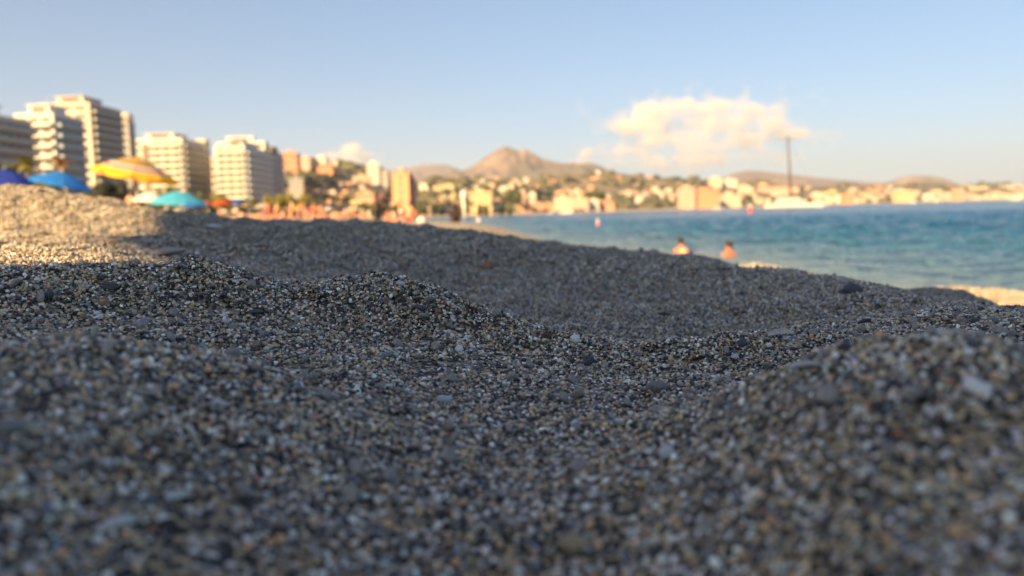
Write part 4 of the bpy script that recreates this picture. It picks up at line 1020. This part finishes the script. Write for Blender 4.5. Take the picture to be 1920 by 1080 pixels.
parasol_at(492, 381, 85, 32, 'white', 'white parasol below the left end of the yellow green trees')
parasol_at(533, 389, 118, 18, 'white', 'small white parasol left of the lime green one')
parasol_at(558, 387, 118, 28, 'lime', 'lime green parasol in front of the yellow green trees')
parasol_at(581, 388, 118, 18, 'pink', 'small pink parasol right of the lime green one')
parasol_at(599, 389, 120, 16, 'lilac', 'small lilac parasol beside the small pink one near the dark palm')
parasol_at(615, 388, 120, 20, 'white', 'white parasol under the dark round palm')
parasol_at(663, 387, 120, 24, 'white', 'white parasol alone right of the dark palms')
# two unseen parasols added behind the viewpoint to cast the shade on near sand
def shade_parasol(cx, cy, r, H, label):
    k = (H - .02) / math.tan(SUN_EL); x, y = cx + math.sin(SUN_AZ) * k, cy + math.cos(SUN_AZ) * k
    parasol((x, y, CAMZ - .1), r, H + .18 * r, 'sand', label, 'added shade parasols behind the viewpoint', fl=.45)
SHADE = [(1.40, 2.50, 2.14, 2.8, 'large unseen parasol added behind the viewpoint, shading the sand ahead'), (0.18, .40, .80, 3.4, 'tall unseen parasol added further behind the viewpoint, shading the sand close by')]
for s_ in SHADE: shade_parasol(*s_)

# ------------------------------------------------------------------ small things on the beach and the water
g = ground(789, 31); b = MB(); bmesh.ops.create_icosphere(b.bm, subdivisions=3, radius=1)
for v in b.bm.verts: q = v.co; s = 1 + .1 * math.sin(7 * q.x) * math.cos(5 * q.y); v.co = Vector((q.x * .15 * s * (1 - .35 * q.z), q.y * .10 * s, max(q.z, -.55) * .13 + .07))
for f in b.bm.faces: f.smooth = True
bag = b.build('beach_bag', TR['white'], None, g); tag(bag, 'cream beach bag standing on the sunlit sand strip', 'bag')
MB().tube([(-.09, 0, .15), (-.06, 0, .25), (0, 0, .28), (.06, 0, .25), (.09, 0, .15)], .012, 6).build('handle', TR['orange'], bag)
def buoy(px, pyb, D, r, col, label, light=True):
    p = at(px, pyb, D); root = empty('buoy', (p.x, p.y, 0)); tag(root, label, 'buoy')
    MB().lathe([(0, -.5 * r), (.8 * r, -.4 * r), (r, 0), (.9 * r, .5 * r), (.35 * r, 1.0 * r), (.2 * r, 1.6 * r), (0, 1.65 * r)], 16).build('float', TR[col], root)
    MB().lathe([(0, 1.66 * r), (.5 * r, 1.7 * r), (.6 * r, 2.1 * r), (.35 * r, 2.6 * r), (0, 2.7 * r)], 12).build('topmark', WHITE, root)
    return root
buoy(1407, 396, 180, .62, 'red', 'red buoy with white top floating left of the yacht')
buoy(1121, 424, 60, .20, 'pink', 'pink buoy with white top floating in the middle of the bay')
buoy(897, 414, 130, .32, 'white', 'small pale buoy right of the sitting person')
# yacht
YM, YD = 470, None
p = at(1486, 386, YM); root = empty('sailing_yacht', (p.x, p.y, 0), math.atan2(-p.x, p.y) + .05); tag(root, 'large white sailing yacht at anchor with one tall dark mast', 'yacht'); root.scale = (.88, .88, .95)
HULL = paint('white_hull', (.56, .54, .50), .3, .03, .3); DARKM = paint('dark_mast', (.10, .085, .08), .5, .1, .5)
b = MB(); secs = [(-17, 1.2, 1.7), (-14, 3.0, 2.0), (-6, 3.6, 2.0), (4, 3.4, 2.2), (12, 2.1, 2.6), (17.5, .15, 3.1)]
rings = []
for x, w_, h in secs: rings.append([b.bm.verts.new(v) for v in ((x, -w_, h), (x, -w_ * .92, .4), (x, -w_ * .4, -.6), (x, w_ * .4, -.6), (x, w_ * .92, .4), (x, w_, h))])
for a, c in zip(rings, rings[1:]):
    for k in range(6): b.bm.faces.new((a[k], a[(k + 1) % 6], c[(k + 1) % 6], c[k]))
b.bm.faces.new(rings[0]); b.bm.faces.new(rings[-1][::-1]); b.build('hull', HULL, root)
cb = MB().box(-11, 7, -2.4, 2.4, 2.15, 4.3).box(-9, 4, -2.1, 2.1, 4.301, 6.2).build('cabin', HULL, root)
MB().box(-10.5, 6.5, -2.45, 2.45, 2.9, 3.7).box(-8.5, 3.5, -2.14, 2.14, 4.8, 5.6).build('window', GLASS, cb)
MB().tube([(-1, 0, 4), (-1.8, 0, 20), (-3.0, 0, 41)], [.95, .85, .45], 12).build('mast', DARKM, root)
MB().tube([(-1.2, 0, 8), (-13, 0, 7.4)], [.4, .35], 8).build('boom', HULL, root)
MB().tube([(-3.0, 0, 40), (17, 0, 3.2)], .05, 5).tube([(-3, 0, 40), (-16.5, 0, 2)], .05, 5).tube([(-2.1, -3.2, 26), (-2.1, 3.2, 26)], .09, 5).build('rigging', DARKM, root)
def motorboat(px, D, L, label, mast=0):
    p = at(px, 390, D); root = empty('boat', (p.x, p.y, 0), rnd.uniform(-.5, .5)); tag(root, label, 'boat', 'small white boats on the bay')
    b = MB(); rings = []
    for x, w_, h in ((-.5, .14, .11), (-.2, .17, .12), (.25, .14, .15), (.5, .01, .2)): rings.append([b.bm.verts.new((x * L, y * L, z * L)) for y, z in ((-w_, h), (-w_ * .7, -.04), (w_ * .7, -.04), (w_, h))])
    for a, c in zip(rings, rings[1:]):
        for k in range(4): b.bm.faces.new((a[k], a[(k + 1) % 4], c[(k + 1) % 4], c[k]))
    b.bm.faces.new(rings[0]); b.build('hull', HULL, root)
    c2 = MB().box(-.25 * L, .12 * L, -.1 * L, .1 * L, .13 * L, .3 * L).build('cabin', HULL, root); MB().box(-.2 * L, .122 * L, -.102 * L, .102 * L, .2 * L, .26 * L).build('window', GLASS, c2)
    if mast: MB().tube([(0, 0, .25 * L), (0, 0, mast)], [.12, .06], 6).build('mast', HULL, root)
motorboat(1346, 620, 8, 'small white boat near the shore left of the red buoy')
motorboat(1062, 560, 9, 'white boat in front of the waterfront terrace')
motorboat(1036, 540, 7, 'smaller white boat left of the one by the waterfront terrace')
motorboat(1535, 760, 12, 'white boat close right of the yacht stern', 14)
motorboat(1512, 900, 11, 'pale sailing boat with thin mast just behind the yacht', 17)
motorboat(1760, 1200, 14, 'white boat below the lone salmon block')
motorboat(1905, 900, 11, 'white boat by the right edge of the photo', 9)
motorboat(1712, 1300, 11, 'small white boat below the largest yellow block')

# ------------------------------------------------------------------ stones and shells on the near sand
def hit(px, py):
    v = ray(px, py); hl = math.hypot(v.x, v.y); dd = np.exp(np.linspace(math.log(.12), math.log(8), 3000))
    x, y = v.x / hl * dd, v.y / hl * dd; z = CAMZ + v.z / hl * dd; g = gz(x, y); k = np.where(z < g)[0]
    i = int(k[0]) if len(k) else 1500
    return Vector((x[i], y[i], g[i])), float(dd[i])
def stone_mat(name, col, rough=.55):
    if name in MATS: return MATS[name]
    m, nt, b = mk(name); tc = N(nt, 'ShaderNodeTexCoord'); no = N(nt, 'ShaderNodeTexNoise', Scale=3.0, Detail=8.0, Roughness=.65); nt.links.new(tc.outputs['Object'], no.inputs['Vector'])
    r = ramp(nt, [(.3, [c * .7 for c in col]), (.6, col), (.8, [min(.85, c * 1.25) for c in col])]); nt.links.new(no.outputs['Fac'], r.inputs[0]); nt.links.new(r.outputs[0], b.inputs['Base Color'])
    bp = N(nt, 'ShaderNodeBump', Strength=.35, Distance=.05); nt.links.new(no.outputs['Fac'], bp.inputs['Height']); nt.links.new(bp.outputs[0], b.inputs['Normal']); b.inputs['Roughness'].default_value = rough
    MATS[name] = m; return m
ST = {'white': stone_mat('white_stone', (.84, .85, .84)), 'slate': stone_mat('slate', (.075, .085, .10)), 'grey': stone_mat('grey_stone', (.22, .22, .22)), 'tan': stone_mat('tan_stone', (.36, .29, .19)), 'pink': stone_mat('pinkish_stone', (.42, .34, .29)), 'rust': stone_mat('rusty_stone', (.40, .19, .09)), 'black': stone_mat('black_stone', (.035, .035, .04)), 'maroon': stone_mat('maroon_stone', (.07, .045, .045)), 'bluegrey': stone_mat('pale_blue_stone', (.56, .59, .60))}
def pebble(px, py, wpx, hpx, col, label, rot=0.0, name='pebble', flat=.5, blocky=1.0, cat='pebble'):
    p, d = hit(px, py); k = math.sqrt(d * d + (CAMZ - p.z)**2) / F
    b = MB(); bmesh.ops.create_icosphere(b.bm, subdivisions=3, radius=1); r_ = random.Random(int(px * 7 + py))
    ph = [r_.uniform(0, 6) for _ in range(6)]
    for v in b.bm.verts:
        q = v.co.copy(); s = 1 + .10 * math.sin(2.3 * q.x + ph[0]) + .09 * math.sin(3.1 * q.y + ph[1]) + .08 * math.sin(4.2 * q.z + ph[2]) + .05 * math.sin(6.3 * q.x + 5 * q.y + ph[3])
        q = Vector([math.copysign(abs(c)**blocky, c) for c in q]) * s; v.co = q
    for f in b.bm.faces: f.smooth = True
    o = b.build(name, ST[col], None, p + Vector((0, 0, hpx * k * .36 + .0012))); o.scale = (wpx * k / 2, max(hpx, wpx * flat) * k / 2, hpx * k / 2)
    o.rotation_euler = (r_.uniform(-.2, .2), rot, math.atan2(-p.x, p.y) + r_.uniform(-.2, .2))
    return tag(o, label, cat, 'larger pebbles lying on the grey sand')
PB = [
 (1078, 644, 20, 13, 'white', 'bright white angular pebble at the right foot of the sharp ridge', 0),
 (862, 662, 16, 13, 'white', 'white squarish pebble, left of the forked white chip', .3),
 (480, 592, 25, 8, 'slate', 'flat dark slate in the dip under the sharp left mound', 0),
 (476, 581, 12, 7, 'tan', 'pale tan pebble just above the flat dark slate', .2),
 (424, 609, 15, 7, 'bluegrey', 'pale chip left below the flat dark slate', 0),
 (456, 616, 11, 10, 'bluegrey', 'small pale chip right of the longer pale chip below the slate', .2),
 (185, 602, 14, 8, 'white', 'cream chip on the slope left of the snail shell', -.3),
 (290, 542, 12, 6, 'white', 'small white flat pebble on the face of the left mound', 0),
 (208, 546, 22, 13, 'slate', 'dark slate stone on the face of the left mound', .1),
 (91, 563, 13, 14, 'slate', 'round dark stone near the left edge on the left mound', 0),
 (194, 575, 13, 6, 'rust', 'reddish brown flat stone under the dark slate stone', -.3),
 (738, 560, 15, 12, 'tan', 'rounded tan pebble on the middle of the sharp ridge', .4),
 (789, 584, 28, 8, 'slate', 'long dark slate pointing right under the tan pebble', .25),
 (752, 537, 18, 9, 'bluegrey', 'pale grey stone near the crest of the sharp ridge', .3),
 (822, 588, 11, 7, 'rust', 'rust coloured pebble right of the long dark slate', -.3),
 (884, 568, 12, 10, 'tan', 'yellowish pebble on the right shoulder of the sharp ridge', 0),
 (724, 675, 26, 13, 'grey', 'smooth grey pebble below the pale elongated pebble', -.2),
 (841, 648, 15, 9, 'slate', 'dark round pebble up left of the white squarish pebble', 0),
 (1025, 638, 20, 12, 'maroon', 'dark maroon stone left of the bright white angular pebble', .2),
 (1105, 686, 22, 13, 'slate', 'tilted dark blue slate below the bright white pebble', -.6),
 (1393, 652, 17, 16, 'slate', 'dark blunt stone left of the long white shell', 0),
 (1442, 654, 10, 9, 'white', 'small round white pebble under the left tip of the long white shell', 0),
 (1378, 676, 14, 10, 'bluegrey', 'pale pebble on the slope left below the long white shell', 0),
 (1302, 674, 13, 10, 'rust', 'rust orange pebble at the left of the slope below the shell', 0),
 (1342, 721, 20, 9, 'bluegrey', 'flat pale pebble low on the slope below the shell', 0),
 (1360, 767, 26, 10, 'slate', 'dark flat slate low in front below the pale pebbles', -.2),
 (1600, 553, 32, 22, 'slate', 'large dark rock half buried in the right hand ridge', 0),
 (1620, 611, 22, 10, 'black', 'black wedge shaped stone on the flat sand behind the shell', -.3),
 (1385, 581, 20, 9, 'pink', 'pale pink stone in the hollow behind the shell', 0),
 (1507, 589, 14, 7, 'pink', 'small pale stone right of the pale pink stone in the hollow', 0),
 (914, 504, 22, 16, 'rust', 'blurred rusty stone on the dark back slope', 0),
 (401, 430, 22, 10, 'bluegrey', 'pale stone beside the edge of the shade at the back', .2),
 (534, 502, 20, 8, 'tan', 'pale flat stone in the hollow behind the left mound', 0),
 (1232, 738, 40, 26, 'grey', 'lumpy grey stone with a pale chip on top in front', .1),
 (1252, 862, 34, 20, 'bluegrey', 'blurred pale pebble in the right foreground', -.2),
 (1078, 1040, 60, 34, 'tan', 'big blurred tan pebble at the bottom edge', 0),
 (330, 942, 46, 16, 'bluegrey', 'long blurred pale pebble in the left foreground', 0),
 (222, 996, 52, 22, 'bluegrey', 'blurred bluish pebble below the long pale one at lower left', 0),
 (1835, 745, 56, 20, 'white', 'blurred white chip on the near right hump', .5),
 (1775, 640, 34, 16, 'bluegrey', 'blurred pale stone on the very crest of the near right hump', 0),
 (835, 757, 34, 13, 'bluegrey', 'flat pale pebble in front of the white squarish pebble', .1),
 (12, 818, 46, 26, 'grey', 'blurred grey pebble at the left edge of the foreground', 0),
 (412, 770, 36, 14, 'bluegrey', 'blurred pale flat pebble on the left foreground slope', .1),
]
for q in PB: pebble(q[0], q[1], q[2], q[3], q[4], q[5], q[6], blocky=.8 if q[4] in ('slate', 'white') else 1.0)
pebble(730, 623, 20, 7, 'tan', 'pale yellow elongated pebble in the lower middle of the sharp ridge', -.35, flat=.25)
o = pebble(312, 481, 62, 17, 'pink', 'large flat pinkish stone lying at the edge of the shade', -.12, name='stone', cat='stone'); del o['group']
# forked white chip
p, d = hit(886, 657); k = d / F
b = MB().tube([(0, 0, -.2), (-.15, .1, .5), (-.5, .1, 1.3)], [.45, .42, .16], 8).tube([(.1, 0, .1), (.45, 0, .1), (.75, .05, -.15)], [.4, .32, .15], 8)
o = b.build('shell_fragment', ST['white'], None, p + Vector((0, 0, 5 * k))); o.scale = (8 * k,) * 3; tag(o, 'forked white shell fragment standing on edge right of the white squarish pebble', 'shell fragment')
# long white shell
def shell_blade(px, py, wpx, hpx, label, rot, hollow=True):
    p, d = hit(px, py); k = d / F; b = MB(); n = 14; m_ = 9; V = []
    for i in range(n + 1):
        t = i / n; wd = (math.sin(PI * (t * .86 + .07))**.6) * (1 - .15 * t); row = []
        for j in range(m_ + 1):
            u = j / m_ * 2 - 1; row.append(b.bm.verts.new(((t - .5) * 2, u * .42 * wd, (1 - u * u) * .34 * wd + .12 * math.sin(PI * t) + .02 * math.sin(9 * t + 4 * u))))
        V.append(row)
    for a, c in zip(V, V[1:]):
        for j in range(m_): f = b.bm.faces.new((a[j], a[j + 1], c[j + 1], c[j])); f.smooth = True
    bmesh.ops.solidify(b.bm, geom=b.bm.faces[:], thickness=.10)
    o = b.build('shell', stone_mat('white_shell', (.90, .88, .82), .4), None, p + Vector((0, 0, hpx * k * .5 + .004))); s = wpx * k / 2; o.scale = (s, s, s * hpx / wpx * 3.4); o.rotation_euler = (R(4), rot, math.atan2(-p.x, p.y) + .15)
    return tag(o, label, 'shell')
shell_blade(1463, 645, 44, 15, 'long curved white shell on the crest of the low ledge', -.10)
shell_blade(1507, 710, 56, 12, 'thin flat white shell fragment on the slope right below the long shell', -.12)
# snail shell
p, d = hit(270, 624); k = d / F
b = MB(); pts, rad = [], []
for i in range(60):
    t = i / 59; a = t * 5.2 * PI; r = .62 * math.exp(-1.9 * t); pts.append((r * math.cos(a) * .8, r * math.sin(a) * .8, 1.35 * (1 - math.exp(-1.7 * t)))); rad.append(.52 * math.exp(-1.9 * t) + .02)
b.tube(pts, rad, 12)
o = b.build('snail_shell', stone_mat('grey_shell', (.40, .37, .39), .35), None, p + Vector((0, 0, 10 * k + .001))); o.scale = (14 * k,) * 3; o.rotation_euler = (R(8), R(-68), math.atan2(-p.x, p.y) + .1)
tag(o, 'small grey purple snail shell lying in the dip left of the middle', 'shell')
# twig and curved hair-thin stalk
p, d = hit(1250, 592); k = d / F
b = MB().tube([(-1, 0, .1), (-.3, .1, .0), (.4, -.05, -.05), (1.1, .05, -.12)], [.10, .14, .12, .06], 7).tube([(-.3, .1, 0), (-.1, .2, .5)], [.08, .03], 6)
o = b.build('twig', paint('dark_wood', (.05, .03, .02), .8, .2, 8), None, p + Vector((0, 0, 3 * k))); o.scale = (17 * k,) * 3; o.rotation_euler = (0, 0, math.atan2(-p.x, p.y)); tag(o, 'short dark brown twig on the sand in the hollow', 'twig')
pa, pts = None, []
for px, py in ((586, 462), (594, 456), (601, 448), (606, 438), (609, 426)):
    q, d = hit(px, py); pts.append(q + Vector((0, 0, .006)))
o = MB().tube([q - pts[0] for q in pts], .0018, 6).build('stalk', ST['tan'], None, pts[0]); tag(o, 'thin pale curved stalk lying on the back slope', 'stalk')

# ------------------------------------------------------------------ air
m = bpy.data.materials.new('haze'); m.use_nodes = True; nt = m.node_tree; nt.nodes.clear()
out = nt.nodes.new('ShaderNodeOutputMaterial'); pv = nt.nodes.new('ShaderNodeVolumePrincipled'); nt.links.new(pv.outputs[0], out.inputs['Volume'])
pv.inputs['Color'].default_value = (.80, .80, .88, 1); pv.inputs['Density'].default_value = 6e-5; pv.inputs['Anisotropy'].default_value = 0.2
o = MB().box(-13500, 13500, -200, 13500, -40, 760).build('haze', m); tag(o, 'pale haze over the bay', None, None, 'stuff')
